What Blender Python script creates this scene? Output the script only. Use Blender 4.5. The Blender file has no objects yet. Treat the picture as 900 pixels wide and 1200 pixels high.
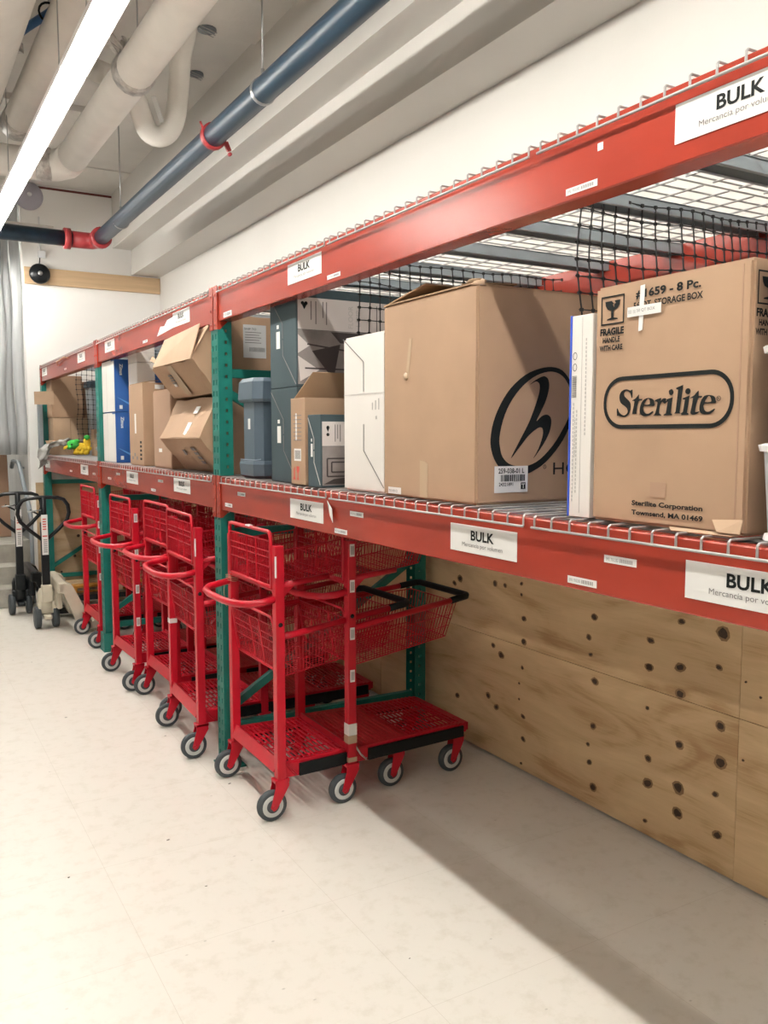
import bpy, bmesh, math, random
from math import radians, sin, cos, pi, tan, atan
from mathutils import Vector, Matrix
random.seed(7)
COL = bpy.context.scene.collection
PI = pi

# ------------------------------------------------------------------ materials
MATS = {}
def mat(name, col, rough=0.5, metal=0.0, noise=0.0, nscale=8.0, bump=0.0, bscale=60.0, coat=0.0, stretch=(1,1,1), detail=4, spec=0.5, trans=0.0, alpha=1.0):
    if name in MATS: return MATS[name]
    m = bpy.data.materials.new(name); m.use_nodes = True
    nt = m.node_tree; b = nt.nodes['Principled BSDF']
    b.inputs['Roughness'].default_value = rough
    b.inputs['Metallic'].default_value = metal
    b.inputs['Specular IOR Level'].default_value = spec
    b.inputs['Coat Weight'].default_value = coat
    b.inputs['Transmission Weight'].default_value = trans
    b.inputs['Alpha'].default_value = alpha
    c = (*col, 1)
    b.inputs['Base Color'].default_value = c
    tc = nt.nodes.new('ShaderNodeTexCoord'); mp = nt.nodes.new('ShaderNodeMapping')
    mp.inputs['Scale'].default_value = stretch
    nt.links.new(tc.outputs['Object'], mp.inputs['Vector'])
    if noise > 0:
        n = nt.nodes.new('ShaderNodeTexNoise'); n.inputs['Scale'].default_value = nscale; n.inputs['Detail'].default_value = detail
        nt.links.new(mp.outputs['Vector'], n.inputs['Vector'])
        r = nt.nodes.new('ShaderNodeValToRGB')
        r.color_ramp.elements[0].position = 0.3; r.color_ramp.elements[1].position = 0.7
        r.color_ramp.elements[0].color = tuple(max(0, x*(1-noise)) for x in col) + (1,)
        r.color_ramp.elements[1].color = tuple(min(1, x*(1+noise*0.6)) for x in col) + (1,)
        nt.links.new(n.outputs['Fac'], r.inputs['Fac']); nt.links.new(r.outputs['Color'], b.inputs['Base Color'])
    if bump > 0:
        n2 = nt.nodes.new('ShaderNodeTexNoise'); n2.inputs['Scale'].default_value = bscale; n2.inputs['Detail'].default_value = 3
        nt.links.new(mp.outputs['Vector'], n2.inputs['Vector'])
        bp = nt.nodes.new('ShaderNodeBump'); bp.inputs['Strength'].default_value = bump; bp.inputs['Distance'].default_value = 0.01
        nt.links.new(n2.outputs['Fac'], bp.inputs['Height']); nt.links.new(bp.outputs['Normal'], b.inputs['Normal'])
    MATS[name] = m
    return m

def emis(name, col, s):
    m = bpy.data.materials.new(name); m.use_nodes = True
    b = m.node_tree.nodes['Principled BSDF']
    b.inputs['Base Color'].default_value = (*col, 1)
    b.inputs['Emission Color'].default_value = (*col, 1); b.inputs['Emission Strength'].default_value = s
    MATS[name] = m; return m

WALL = mat('white_wall_paint', (0.66, 0.635, 0.595), 0.75, noise=0.03, nscale=1.5, bump=0.05, bscale=40)
DIMW = mat('dim_brown_grey_wall', (0.22, 0.20, 0.18), 0.8)
CONC = mat('painted_concrete', (0.74, 0.715, 0.67), 0.8, noise=0.08, nscale=2.5, bump=0.15, bscale=25)
GREYW = mat('grey_corridor_paint', (0.50, 0.50, 0.49), 0.7, noise=0.12, nscale=3, stretch=(6, 6, 0.4))
STEPM = mat('raw_concrete_step', (0.40, 0.38, 0.33), 0.85, noise=0.2, nscale=9, bump=0.3, bscale=50)
REDC = mat('cart_red_paint', (0.45, 0.004, 0.017), 0.36, noise=0.08, nscale=20, spec=0.4)
BEAM = mat('beam_orange_red_paint', (0.31, 0.035, 0.019), 0.24, noise=0.08, nscale=5, stretch=(1, 1, 3), bump=0.02, bscale=30)
GREEN = mat('upright_green_paint', (0.006, 0.155, 0.125), 0.38, noise=0.10, nscale=12)
GALV = mat('galvanised_wire', (0.36, 0.35, 0.34), 0.4, metal=0.35)
CHAN = mat('galvanised_channel', (0.34, 0.39, 0.42), 0.45, metal=0.2, noise=0.08, nscale=10)
BLACK = mat('black_plastic', (0.006, 0.008, 0.009), 0.5, spec=0.25)
BLKM = mat('black_paint', (0.006, 0.008, 0.010), 0.3, spec=0.35)
NETM = mat('black_net_plastic', (0.008, 0.009, 0.010), 0.5)
TYRE = mat('dark_grey_tyre', (0.045, 0.055, 0.062), 0.6)
RIM = mat('pale_grey_wheel_hub', (0.50, 0.51, 0.49), 0.5)
STEEL = mat('steel', (0.45, 0.45, 0.45), 0.35, metal=0.8)
CARD = mat('cardboard', (0.365, 0.235, 0.148), 0.8, noise=0.07, nscale=6, bump=0.12, bscale=14)
CARD2 = mat('cardboard_pinkish', (0.35, 0.22, 0.145), 0.8, noise=0.08, nscale=5, bump=0.08, bscale=10)
CARDD = mat('cardboard_inside', (0.30, 0.19, 0.11), 0.85, noise=0.08, nscale=6)
CARDL = mat('cardboard_pale', (0.42, 0.29, 0.19), 0.8, noise=0.07, nscale=6, bump=0.1, bscale=12)
PAPER = mat('white_board', (0.72, 0.69, 0.65), 0.6, noise=0.03, nscale=4, bump=0.05, bscale=9)
LABEL = mat('white_label', (0.72, 0.71, 0.69), 0.5)
LABG = mat('grey_label', (0.52, 0.52, 0.52), 0.55)
INK = mat('black_ink', (0.008, 0.010, 0.010), 0.75, spec=0.2)
INKG = mat('grey_ink', (0.16, 0.15, 0.15), 0.65)
INKL = mat('pale_grey_ink', (0.45, 0.43, 0.41), 0.65)
REDI = mat('red_ink', (0.55, 0.06, 0.04), 0.6)
SLATE = mat('slate_carton', (0.050, 0.075, 0.085), 0.7, spec=0.2, noise=0.06, nscale=6)
LILAC = mat('pale_print_panel', (0.60, 0.55, 0.53), 0.5, noise=0.04, nscale=6)
PHOTO = mat('grey_photo_print', (0.26, 0.23, 0.22), 0.45, noise=0.35, nscale=9)
DPHOTO = mat('dark_photo_print', (0.045, 0.035, 0.035), 0.45)
BROWNP = mat('brown_photo_print', (0.14, 0.06, 0.045), 0.45)
BLUE = mat('blue_carton', (0.012, 0.09, 0.33), 0.45, noise=0.35, nscale=3)
BLUEB = mat('bright_blue_edge', (0.03, 0.09, 0.55), 0.45)
TOTE = mat('blue_grey_tote', (0.075, 0.105, 0.135), 0.38, bump=0.05, bscale=80)
TAPE = mat('pale_packing_tape', (0.46, 0.34, 0.23), 0.22)
PLY = None
TIMBER = mat('pale_timber', (0.60, 0.42, 0.25), 0.6, noise=0.12, nscale=5, stretch=(0.4, 6, 6))
ORANGE = mat('orange_painted_wood', (0.62, 0.27, 0.04), 0.55, noise=0.12, nscale=8)
BEIGE = mat('beige_jack_paint', (0.55, 0.50, 0.40), 0.4, noise=0.10, nscale=9)
ORW = mat('orange_wheel_disc', (0.60, 0.22, 0.06), 0.5)
PIPEW = mat('white_painted_pipe', (0.88, 0.84, 0.78), 0.55, noise=0.05, nscale=6, bump=0.1, bscale=20)
PIPEB = mat('dark_blue_pipe', (0.014, 0.036, 0.060), 0.38, noise=0.3, nscale=14, stretch=(1, 0.15, 1), spec=0.4)
COUP = mat('red_pipe_coupling', (0.34, 0.03, 0.035), 0.4)
RUST = mat('rust_red_stripe', (0.17, 0.045, 0.04), 0.8)
FOIL = mat('foil_wrap', (0.62, 0.60, 0.57), 0.35, metal=0.5, noise=0.3, nscale=30, bump=0.8, bscale=40)
BLUEC = mat('blue_conduit', (0.05, 0.16, 0.38), 0.45)
FROST = mat('frosted_plastic', (0.66, 0.68, 0.74), 0.30, trans=0.25)
WHITEP = mat('white_plastic', (0.80, 0.80, 0.81), 0.35)
VINYL = mat('cloudy_vinyl_strip', (0.52, 0.54, 0.55), 0.35, trans=0.2, noise=0.15, nscale=5, stretch=(8, 8, 0.5))
FILM = mat('clear_plastic_film', (0.75, 0.74, 0.70), 0.2, trans=0.5, bump=0.6, bscale=15)
GREYP = mat('grey_plastic', (0.22, 0.25, 0.27), 0.5, noise=0.1, nscale=5)
YELLOW = mat('yellow_plush', (0.75, 0.50, 0.03), 0.9, noise=0.2, nscale=40, bump=0.6, bscale=120)
GPLUSH = mat('green_plush', (0.04, 0.42, 0.06), 0.9, noise=0.2, nscale=40, bump=0.6, bscale=120)
LAMP = emis('fluorescent_tube', (1.0, 0.975, 0.915), 54)
FILL_LAMP = emis('added_fill_tube', (1.0, 0.975, 0.915), 35)
FIXT = mat('fixture_white_metal', (0.82, 0.81, 0.79), 0.35)

def floor_mat():
    m = bpy.data.materials.new('cream_vinyl_floor'); m.use_nodes = True
    nt = m.node_tree; b = nt.nodes['Principled BSDF']; L = nt.links.new
    tc = nt.nodes.new('ShaderNodeTexCoord')
    br = nt.nodes.new('ShaderNodeTexBrick'); br.offset = 0; br.inputs['Scale'].default_value = 1.0
    br.inputs['Brick Width'].default_value = 0.61; br.inputs['Row Height'].default_value = 0.61
    br.inputs['Mortar Size'].default_value = 0.0012; br.inputs['Mortar Smooth'].default_value = 0.3
    br.inputs['Color1'].default_value = (0.77, 0.735, 0.67, 1); br.inputs['Color2'].default_value = (0.76, 0.725, 0.66, 1)
    br.inputs['Mortar'].default_value = (0.66, 0.62, 0.55, 1)
    L(tc.outputs['Object'], br.inputs['Vector'])
    n = nt.nodes.new('ShaderNodeTexNoise'); n.inputs['Scale'].default_value = 14; n.inputs['Detail'].default_value = 8; n.inputs['Roughness'].default_value = 0.7
    L(tc.outputs['Object'], n.inputs['Vector'])
    mx = nt.nodes.new('ShaderNodeMix'); mx.data_type = 'RGBA'; mx.blend_type = 'MULTIPLY'; mx.inputs[0].default_value = 1
    r = nt.nodes.new('ShaderNodeValToRGB'); r.color_ramp.elements[0].position = 0.32; r.color_ramp.elements[0].color = (0.90, 0.89, 0.86, 1); r.color_ramp.elements[1].position = 0.5; r.color_ramp.elements[1].color = (1, 1, 1, 1)
    L(n.outputs['Fac'], r.inputs['Fac']); L(br.outputs['Color'], mx.inputs[6]); L(r.outputs['Color'], mx.inputs[7])
    v = nt.nodes.new('ShaderNodeTexVoronoi'); v.inputs['Scale'].default_value = 7.0; v.inputs['Randomness'].default_value = 1
    mp = nt.nodes.new('ShaderNodeMapping'); mp.inputs['Scale'].default_value = (1, 1.6, 1); L(tc.outputs['Object'], mp.inputs['Vector']); L(mp.outputs['Vector'], v.inputs['Vector'])
    r2 = nt.nodes.new('ShaderNodeValToRGB'); r2.color_ramp.elements[0].position = 0.02; r2.color_ramp.elements[0].color = (0.42, 0.40, 0.37, 1); r2.color_ramp.elements[1].position = 0.05; r2.color_ramp.elements[1].color = (1, 1, 1, 1)
    L(v.outputs['Distance'], r2.inputs['Fac'])
    mx2 = nt.nodes.new('ShaderNodeMix'); mx2.data_type = 'RGBA'; mx2.blend_type = 'MULTIPLY'; mx2.inputs[0].default_value = 0.5
    L(mx.outputs[2], mx2.inputs[6]); L(r2.outputs['Color'], mx2.inputs[7]); L(mx2.outputs[2], b.inputs['Base Color'])
    b.inputs['Roughness'].default_value = 0.36; b.inputs['Specular IOR Level'].default_value = 0.45
    return m

def ply_mat(name='plywood', c0=(0.46, 0.28, 0.13), c1=(0.70, 0.50, 0.28)):
    m = bpy.data.materials.new(name); m.use_nodes = True
    nt = m.node_tree; b = nt.nodes['Principled BSDF']; L = nt.links.new
    tc = nt.nodes.new('ShaderNodeTexCoord'); mp = nt.nodes.new('ShaderNodeMapping'); mp.inputs['Scale'].default_value = (1, 1.0, 4.0)
    L(tc.outputs['Object'], mp.inputs['Vector'])
    n = nt.nodes.new('ShaderNodeTexNoise'); n.inputs['Scale'].default_value = 1.5; n.inputs['Detail'].default_value = 6; n.inputs['Distortion'].default_value = 1.6
    L(mp.outputs['Vector'], n.inputs['Vector'])
    n3 = nt.nodes.new('ShaderNodeTexNoise'); n3.inputs['Scale'].default_value = 30; n3.inputs['Detail'].default_value = 3
    mp3 = nt.nodes.new('ShaderNodeMapping'); mp3.inputs['Scale'].default_value = (1, 0.25, 6); L(tc.outputs['Object'], mp3.inputs['Vector']); L(mp3.outputs['Vector'], n3.inputs['Vector'])
    ad = nt.nodes.new('ShaderNodeMath'); ad.operation = 'MULTIPLY_ADD'; ad.inputs[1].default_value = 0.22; L(n3.outputs['Fac'], ad.inputs[0]); L(n.outputs['Fac'], ad.inputs[2])
    r = nt.nodes.new('ShaderNodeValToRGB'); r.color_ramp.elements[0].position = 0.42; r.color_ramp.elements[1].position = 0.75
    r.color_ramp.elements[0].color = (*c0, 1); r.color_ramp.elements[1].color = (*c1, 1)
    e = r.color_ramp.elements.new(0.56); e.color = (*[0.35*a + 0.65*c for a, c in zip(c0, c1)], 1)
    L(ad.outputs[0], r.inputs['Fac']); L(r.outputs['Color'], b.inputs['Base Color']); b.inputs['Roughness'].default_value = 0.6
    return m
PLY = ply_mat()
PLYL = ply_mat('pale_plywood', (0.42, 0.28, 0.15), (0.58, 0.42, 0.26))
KNOT = mat('dark_wood_knot', (0.055, 0.028, 0.014), 0.6, noise=0.4, nscale=80)
KHALO = mat('wood_knot_ring', (0.27, 0.155, 0.07), 0.6, noise=0.15, nscale=40)

# ------------------------------------------------------------------ mesh builder
class MB:
    def __init__(s): s.v = []; s.f = []; s.mi = []; s.sm = []; s.cur = 0; s.M = None
    def add(s, vs, fs, smooth=False):
        o = len(s.v)
        if s.M is not None: vs = [tuple(s.M @ Vector(v)) for v in vs]
        s.v += [tuple(v) for v in vs]
        for f in fs: s.f.append([i + o for i in f]); s.mi.append(s.cur); s.sm.append(smooth)
    def box(s, a, b, bev=0.0):
        x0, x1 = sorted((a[0], b[0])); y0, y1 = sorted((a[1], b[1])); z0, z1 = sorted((a[2], b[2]))
        if bev <= 0:
            s.add([(x0,y0,z0),(x1,y0,z0),(x1,y1,z0),(x0,y1,z0),(x0,y0,z1),(x1,y0,z1),(x1,y1,z1),(x0,y1,z1)],
                  [(0,3,2,1),(4,5,6,7),(0,1,5,4),(1,2,6,5),(2,3,7,6),(3,0,4,7)])
        else:
            bm = bmesh.new(); bmesh.ops.create_cube(bm, size=1)
            for v in bm.verts: v.co = Vector(((x0+x1)/2 + v.co.x*(x1-x0), (y0+y1)/2 + v.co.y*(y1-y0), (z0+z1)/2 + v.co.z*(z1-z0)))
            bmesh.ops.bevel(bm, geom=list(bm.edges), offset=bev, segments=2, affect='EDGES', profile=0.5)
            bm.verts.index_update()
            s.add([tuple(v.co) for v in bm.verts], [[v.index for v in f.verts] for f in bm.faces]); bm.free()
        return s
    def beam(s, p, q, w, h, up=(0,0,1)):
        p = Vector(p); q = Vector(q); d = (q-p).normalized(); u = Vector(up)
        if abs(d.dot(u)) > 0.98: u = Vector((1,0,0))
        sd = d.cross(u).normalized(); uu = sd.cross(d).normalized()
        vs = [e + sd*a*w/2 + uu*b*h/2 for e in (p, q) for a, b in ((-1,-1),(1,-1),(1,1),(-1,1))]
        s.add(vs, [(0,3,2,1),(4,5,6,7),(0,1,5,4),(1,2,6,5),(2,3,7,6),(3,0,4,7)]); return s
    def tube(s, pts, r, seg=8, cap=True, closed=False):
        pts = [Vector(p) for p in pts]; n = len(pts)
        rr = r if isinstance(r, (list, tuple)) else [r]*n
        tang = []
        for i in range(n):
            if closed: t = pts[(i+1) % n] - pts[i-1]
            elif i == 0: t = pts[1]-pts[0]
            elif i == n-1: t = pts[-1]-pts[-2]
            else: t = (pts[i+1]-pts[i]).normalized() + (pts[i]-pts[i-1]).normalized()
            tang.append(t.normalized())
        ref = Vector((0,0,1)) if abs(tang[0].z) < 0.9 else Vector((1,0,0))
        nrm = (ref - tang[0]*ref.dot(tang[0])).normalized(); vs = []
        for i in range(n):
            t = tang[i]; nrm = nrm - t*nrm.dot(t)
            if nrm.length < 1e-6: nrm = t.orthogonal()
            nrm.normalize(); bi = t.cross(nrm)
            for k in range(seg):
                a = 2*pi*k/seg + pi/seg; vs.append(pts[i] + (nrm*cos(a) + bi*sin(a))*rr[i])
        fs = []
        for i in range(n if closed else n-1):
            j = (i+1) % n
            for k in range(seg):
                k2 = (k+1) % seg; fs.append((i*seg+k, i*seg+k2, j*seg+k2, j*seg+k))
        if cap and not closed: fs.append(list(range(seg))[::-1]); fs.append([(n-1)*seg+k for k in range(seg)])
        s.add(vs, fs, smooth=seg > 5); return s
    def disc(s, c, axis, prof, seg=24):
        """lathe: prof = [(along axis, radius)]"""
        c = Vector(c); ax = Vector(axis).normalized(); u = ax.orthogonal().normalized(); w = ax.cross(u)
        vs = [c + ax*h + (u*cos(2*pi*k/seg) + w*sin(2*pi*k/seg))*r for h, r in prof for k in range(seg)]
        fs = [(i*seg+k, i*seg+(k+1) % seg, (i+1)*seg+(k+1) % seg, (i+1)*seg+k) for i in range(len(prof)-1) for k in range(seg)]
        fs.append(list(range(seg))[::-1]); fs.append([(len(prof)-1)*seg+k for k in range(seg)])
        s.add(vs, fs, smooth=True); return s
    def prism(s, poly, axis, a0, a1):
        """poly in the plane across axis, cyclic order of the other two axes"""
        def P(u, v, a): return {0: (a, u, v), 1: (u, a, v), 2: (u, v, a)}[axis]
        n = len(poly); vs = [P(u, v, a0) for u, v in poly] + [P(u, v, a1) for u, v in poly]
        fs = [list(range(n))[::-1], list(range(n, 2*n))] + [(i, (i+1) % n, n+(i+1) % n, n+i) for i in range(n)]
        s.add(vs, fs); return s
    def blob(s, c, r, seg=14, ring=9, jit=0.0, rnd=None):
        vs = []; fs = []
        for i in range(ring+1):
            th = pi*i/ring
            for k in range(seg):
                a = 2*pi*k/seg; j = 1 + (rnd.uniform(-jit, jit) if rnd else 0)
                vs.append((c[0]+r[0]*j*sin(th)*cos(a), c[1]+r[1]*j*sin(th)*sin(a), c[2]+r[2]*j*cos(th)))
        for i in range(ring):
            for k in range(seg): fs.append((i*seg+k, (i+1)*seg+k, (i+1)*seg+(k+1) % seg, i*seg+(k+1) % seg))
        s.add(vs, fs, True); return s
    def build(s, name, m, parent=None, fix=True):
        me = bpy.data.meshes.new(name); me.from_pydata(s.v, [], s.f)
        for mm in (m if isinstance(m, (list, tuple)) else [m]): me.materials.append(mm)
        for p, i, sm in zip(me.polygons, s.mi, s.sm): p.material_index = i; p.use_smooth = sm
        if fix:
            bm = bmesh.new(); bm.from_mesh(me); bmesh.ops.recalc_face_normals(bm, faces=bm.faces); bm.to_mesh(me); bm.free()
        o = bpy.data.objects.new(name, me); COL.objects.link(o)
        if parent: o.parent = parent
        return o

def tag(o, label=None, cat=None, group=None, kind=None):
    if label: o['label'] = label
    if cat: o['category'] = cat
    if group: o['group'] = group
    if kind: o['kind'] = kind
    return o
def empty(name, loc=(0,0,0), rz=0.0):
    o = bpy.data.objects.new(name, None); COL.objects.link(o); o.location = loc; o.rotation_euler = (0,0,rz); o.empty_display_size = 0.1
    return o
def copy_tree(o, parent=None):
    c = o.copy(); COL.objects.link(c); c.parent = parent
    for ch in list(o.children): copy_tree(ch, c)
    return c
def struct(name, mb, m, label=None):
    o = mb.build(name, m); o['kind'] = 'structure'
    if label: o['label'] = label
    return o

FONTC = {}
def text(s, org, xdir, width, height, m, parent, name='lettering', bold=0.0, up=(0,0,1), align='L', shear=0.0, off=0.0006):
    """flat lettering: org = lower left, scaled so that it fills width x cap height"""
    cu = bpy.data.curves.new('t', 'FONT'); cu.body = s; cu.size = 1; cu.offset = bold; cu.shear = shear; cu.resolution_u = 3
    ob = bpy.data.objects.new('t', cu); COL.objects.link(ob)
    dg = bpy.context.evaluated_depsgraph_get(); dg.update()
    me = bpy.data.meshes.new_from_object(ob.evaluated_get(dg)); bpy.data.objects.remove(ob); bpy.data.curves.remove(cu)
    xs = [v.co.x for v in me.vertices]; x0, x1 = min(xs), max(xs)
    X = Vector(xdir).normalized(); U = Vector(up); N = X.cross(U)
    sx = width/(x1-x0); sy = height/0.70
    if align == 'C': org = Vector(org) - X*width/2
    for v in me.vertices: v.co = Vector(org) + X*(v.co.x-x0)*sx + U*v.co.y*sy + N*off
    me.materials.clear(); me.materials.append(m)
    o = bpy.data.objects.new(name, me); COL.objects.link(o)
    if parent: o.parent = parent
    return o
def flat(polys, plane, const, m, parent, name):
    """filled flat print from outlines with holes; plane 'x' -> points are (y,z) at x=const, 'y' -> (x,z) at y=const"""
    cu = bpy.data.curves.new('c', 'CURVE'); cu.dimensions = '2D'; cu.fill_mode = 'BOTH'
    for pl in polys:
        sp = cu.splines.new('POLY'); sp.points.add(len(pl)-1); sp.use_cyclic_u = True
        for p, q in zip(sp.points, pl): p.co = (q[0], q[1], 0, 1)
    ob = bpy.data.objects.new('c', cu); COL.objects.link(ob)
    dg = bpy.context.evaluated_depsgraph_get(); dg.update()
    me = bpy.data.meshes.new_from_object(ob.evaluated_get(dg)); bpy.data.objects.remove(ob); bpy.data.curves.remove(cu)
    for v in me.vertices:
        u, w = v.co.x, v.co.y
        v.co = Vector((const, u, w)) if plane == 'x' else Vector((u, const, w))
    me.materials.clear(); me.materials.append(m)
    o = bpy.data.objects.new(name, me); COL.objects.link(o)
    if parent: o.parent = parent
    return o
def smoothpoly(pts, n=3):
    out = []; N = len(pts)
    for i in range(N):
        p0, p1, p2, p3 = [Vector(pts[(i+k-1) % N]).to_2d() for k in range(4)]
        for j in range(n):
            t = j/n
            out.append(tuple(0.5*((2*p1) + (p2-p0)*t + (2*p0-5*p1+4*p2-p3)*t*t + (3*p1-p0-3*p2+p3)*t**3)))
    return out
def rect_print(name, plane, const, u0, u1, z0, z1, m, parent, th=0.0006):
    mb = MB()
    if plane == 'x': mb.box((const, u0, z0), (const+th, u1, z1))
    else: mb.box((u0, const, z0), (u1, const+th, z1))
    return mb.build(name, m, parent)
STER=[
  [(1.279, 1.643), (1.279, 1.627), (1.282, 1.628), (1.285, 1.636), (1.292, 1.641), (1.298, 1.641), (1.302, 1.637), (1.301, 1.631), (1.295, 1.626), (1.286, 1.619), (1.283, 1.612), (1.283, 1.603), (1.288, 1.593), (1.296, 1.588), (1.306, 1.588), (1.315, 1.59), (1.318, 1.591), (1.321, 1.591), (1.322, 1.605), (1.319, 1.605), (1.315, 1.598), (1.308, 1.593), (1.3, 1.591), (1.293, 1.595), (1.291, 1.6), (1.294, 1.606), (1.301, 1.611), (1.311, 1.617), (1.315, 1.625), (1.315, 1.634), (1.309, 1.642), (1.299, 1.645), (1.291, 1.644), (1.286, 1.642), (1.282, 1.643)] ,
  [(1.261, 1.633), (1.261, 1.624), (1.252, 1.624), (1.254, 1.62), (1.262, 1.619), (1.267, 1.597), (1.265, 1.593), (1.258, 1.595), (1.257, 1.593), (1.264, 1.589), (1.273, 1.588), (1.278, 1.591), (1.278, 1.598), (1.273, 1.619), (1.279, 1.62), (1.278, 1.622), (1.271, 1.625), (1.265, 1.63)] ,
  [(1.22, 1.615), (1.221, 1.608), (1.247, 1.609), (1.248, 1.601), (1.244, 1.595), (1.235, 1.593), (1.225, 1.598), (1.222, 1.596), (1.231, 1.59), (1.242, 1.588), (1.252, 1.59), (1.258, 1.596), (1.258, 1.606), (1.254, 1.616), (1.246, 1.623), (1.236, 1.625), (1.226, 1.623), (1.221, 1.619)] ,
  [(1.246, 1.612), (1.242, 1.619), (1.237, 1.623), (1.233, 1.621), (1.232, 1.616), (1.233, 1.612)] ,
  [(1.218, 1.62), (1.203, 1.624), (1.204, 1.618), (1.199, 1.622), (1.193, 1.623), (1.189, 1.62), (1.19, 1.614), (1.194, 1.612), (1.198, 1.615), (1.2, 1.616), (1.205, 1.61), (1.207, 1.594), (1.202, 1.591), (1.203, 1.589), (1.222, 1.59), (1.221, 1.591), (1.217, 1.594), (1.212, 1.615), (1.218, 1.617)] ,
  [(1.191, 1.62), (1.174, 1.624), (1.178, 1.593), (1.174, 1.591), (1.175, 1.589), (1.196, 1.589), (1.195, 1.591), (1.19, 1.593), (1.186, 1.616), (1.19, 1.617)] ,
  [(1.172, 1.634), (1.173, 1.631), (1.175, 1.629), (1.178, 1.628), (1.181, 1.629), (1.183, 1.631), (1.184, 1.634), (1.184, 1.637), (1.181, 1.639), (1.178, 1.64), (1.175, 1.639), (1.173, 1.636)] ,
  [(1.166, 1.642), (1.149, 1.647), (1.156, 1.594), (1.151, 1.591), (1.152, 1.589), (1.17, 1.59), (1.169, 1.592), (1.166, 1.596), (1.161, 1.638), (1.166, 1.639)] ,
  [(1.15, 1.621), (1.133, 1.626), (1.138, 1.593), (1.134, 1.591), (1.135, 1.589), (1.153, 1.59), (1.153, 1.592), (1.148, 1.595), (1.144, 1.618), (1.149, 1.619)] ,
  [(1.131, 1.634), (1.132, 1.631), (1.134, 1.629), (1.137, 1.628), (1.14, 1.629), (1.143, 1.631), (1.144, 1.634), (1.143, 1.637), (1.141, 1.639), (1.138, 1.64), (1.134, 1.639), (1.132, 1.637)] ,
  [(1.112, 1.634), (1.112, 1.624), (1.104, 1.624), (1.106, 1.62), (1.113, 1.62), (1.119, 1.597), (1.117, 1.594), (1.11, 1.595), (1.109, 1.594), (1.116, 1.59), (1.125, 1.589), (1.13, 1.592), (1.129, 1.599), (1.125, 1.62), (1.131, 1.62), (1.13, 1.622), (1.122, 1.626), (1.117, 1.631)] ,
  [(1.073, 1.615), (1.073, 1.609), (1.098, 1.609), (1.099, 1.601), (1.095, 1.595), (1.087, 1.594), (1.076, 1.599), (1.074, 1.597), (1.083, 1.59), (1.093, 1.589), (1.103, 1.59), (1.109, 1.596), (1.109, 1.606), (1.105, 1.617), (1.098, 1.624), (1.088, 1.625), (1.078, 1.623), (1.074, 1.619)] ,
  [(1.097, 1.612), (1.093, 1.619), (1.089, 1.623), (1.085, 1.621), (1.083, 1.616), (1.084, 1.612)] ,
]
HLOGO=[
  [(1.381, 1.539), (1.39, 1.584), (1.412, 1.63), (1.446, 1.674), (1.495, 1.711), (1.545, 1.73), (1.589, 1.736), (1.627, 1.728), (1.656, 1.7), (1.669, 1.664), (1.669, 1.624), (1.654, 1.57), (1.622, 1.522), (1.574, 1.477), (1.533, 1.454), (1.5, 1.444), (1.46, 1.445), (1.421, 1.457), (1.398, 1.48), (1.385, 1.508)] ,
  [(1.411, 1.544), (1.422, 1.589), (1.444, 1.633), (1.479, 1.674), (1.522, 1.705), (1.562, 1.72), (1.596, 1.723), (1.627, 1.713), (1.649, 1.69), (1.659, 1.658), (1.655, 1.607), (1.631, 1.565), (1.597, 1.522), (1.553, 1.485), (1.513, 1.468), (1.476, 1.466), (1.443, 1.474), (1.422, 1.492), (1.413, 1.518)] ,
  [(1.512, 1.686), (1.532, 1.699), (1.555, 1.709), (1.567, 1.709), (1.577, 1.701), (1.58, 1.68), (1.57, 1.646), (1.554, 1.617), (1.537, 1.588), (1.554, 1.601), (1.571, 1.606), (1.585, 1.601), (1.59, 1.586), (1.584, 1.559), (1.563, 1.525), (1.528, 1.486), (1.546, 1.514), (1.559, 1.546), (1.56, 1.564), (1.553, 1.571), (1.538, 1.567), (1.511, 1.549), (1.482, 1.52), (1.45, 1.487), (1.478, 1.533), (1.511, 1.585), (1.536, 1.64), (1.546, 1.671), (1.545, 1.689), (1.535, 1.695), (1.525, 1.692)] ,
]

def settle(root):
    """move a thing's origin to its base centre; everything was modelled in world coordinates"""
    lo = Vector((1e9,)*3); hi = Vector((-1e9,)*3); seen = []
    def walk(o):
        if o.type == 'MESH':
            seen.append(o)
            for v in o.data.vertices:
                for i in range(3): lo[i] = min(lo[i], v.co[i]); hi[i] = max(hi[i], v.co[i])
        for c in o.children: walk(c)
    walk(root)
    loc = Vector(((lo.x+hi.x)/2, (lo.y+hi.y)/2, lo.z)); done = set()
    for o in seen:
        if o.data.name in done: continue
        done.add(o.data.name); o.data.transform(Matrix.Translation(-loc))
    root.location = loc
    return root

# ================================================================== the room
WX, EY, CZ = 2.5, 8.87, 4.0
mb = MB(); mb.box((-3.6, -3.6, -0.1), (2.6, 12.2, 0)); struct('floor', mb, floor_mat())
mb = MB(); mb.box((-3.6, -3.6, CZ), (2.6, 12.2, CZ+0.1)); struct('ceiling', mb, CONC)
mb = MB(); mb.box((WX, -3.6, 0), (WX+0.1, EY+0.15, CZ)); struct('wall_right', mb, WALL)
mb = MB(); mb.box((-3.7, -3.6, 0), (-3.6, 12.2, CZ)); struct('wall_left', mb, DIMW)
mb = MB(); mb.box((-3.6, -3.7, 0), (2.6, -3.6, CZ)); struct('wall_back', mb, DIMW)
mb = MB(); mb.box((1.2, EY, 0), (WX, EY+0.15, CZ)); mb.box((-3.6, EY, 0), (-1.2, EY+0.15, CZ)); mb.box((-1.2, EY, 3.86), (1.2, EY+0.15, CZ)); struct('wall_end', mb, mat('white_wall_paint_lit', (0.86, 0.84, 0.81), 0.7, noise=0.03, nscale=1.5))  # lighter colour than the right wall: the end wall's stronger light is painted in
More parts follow.
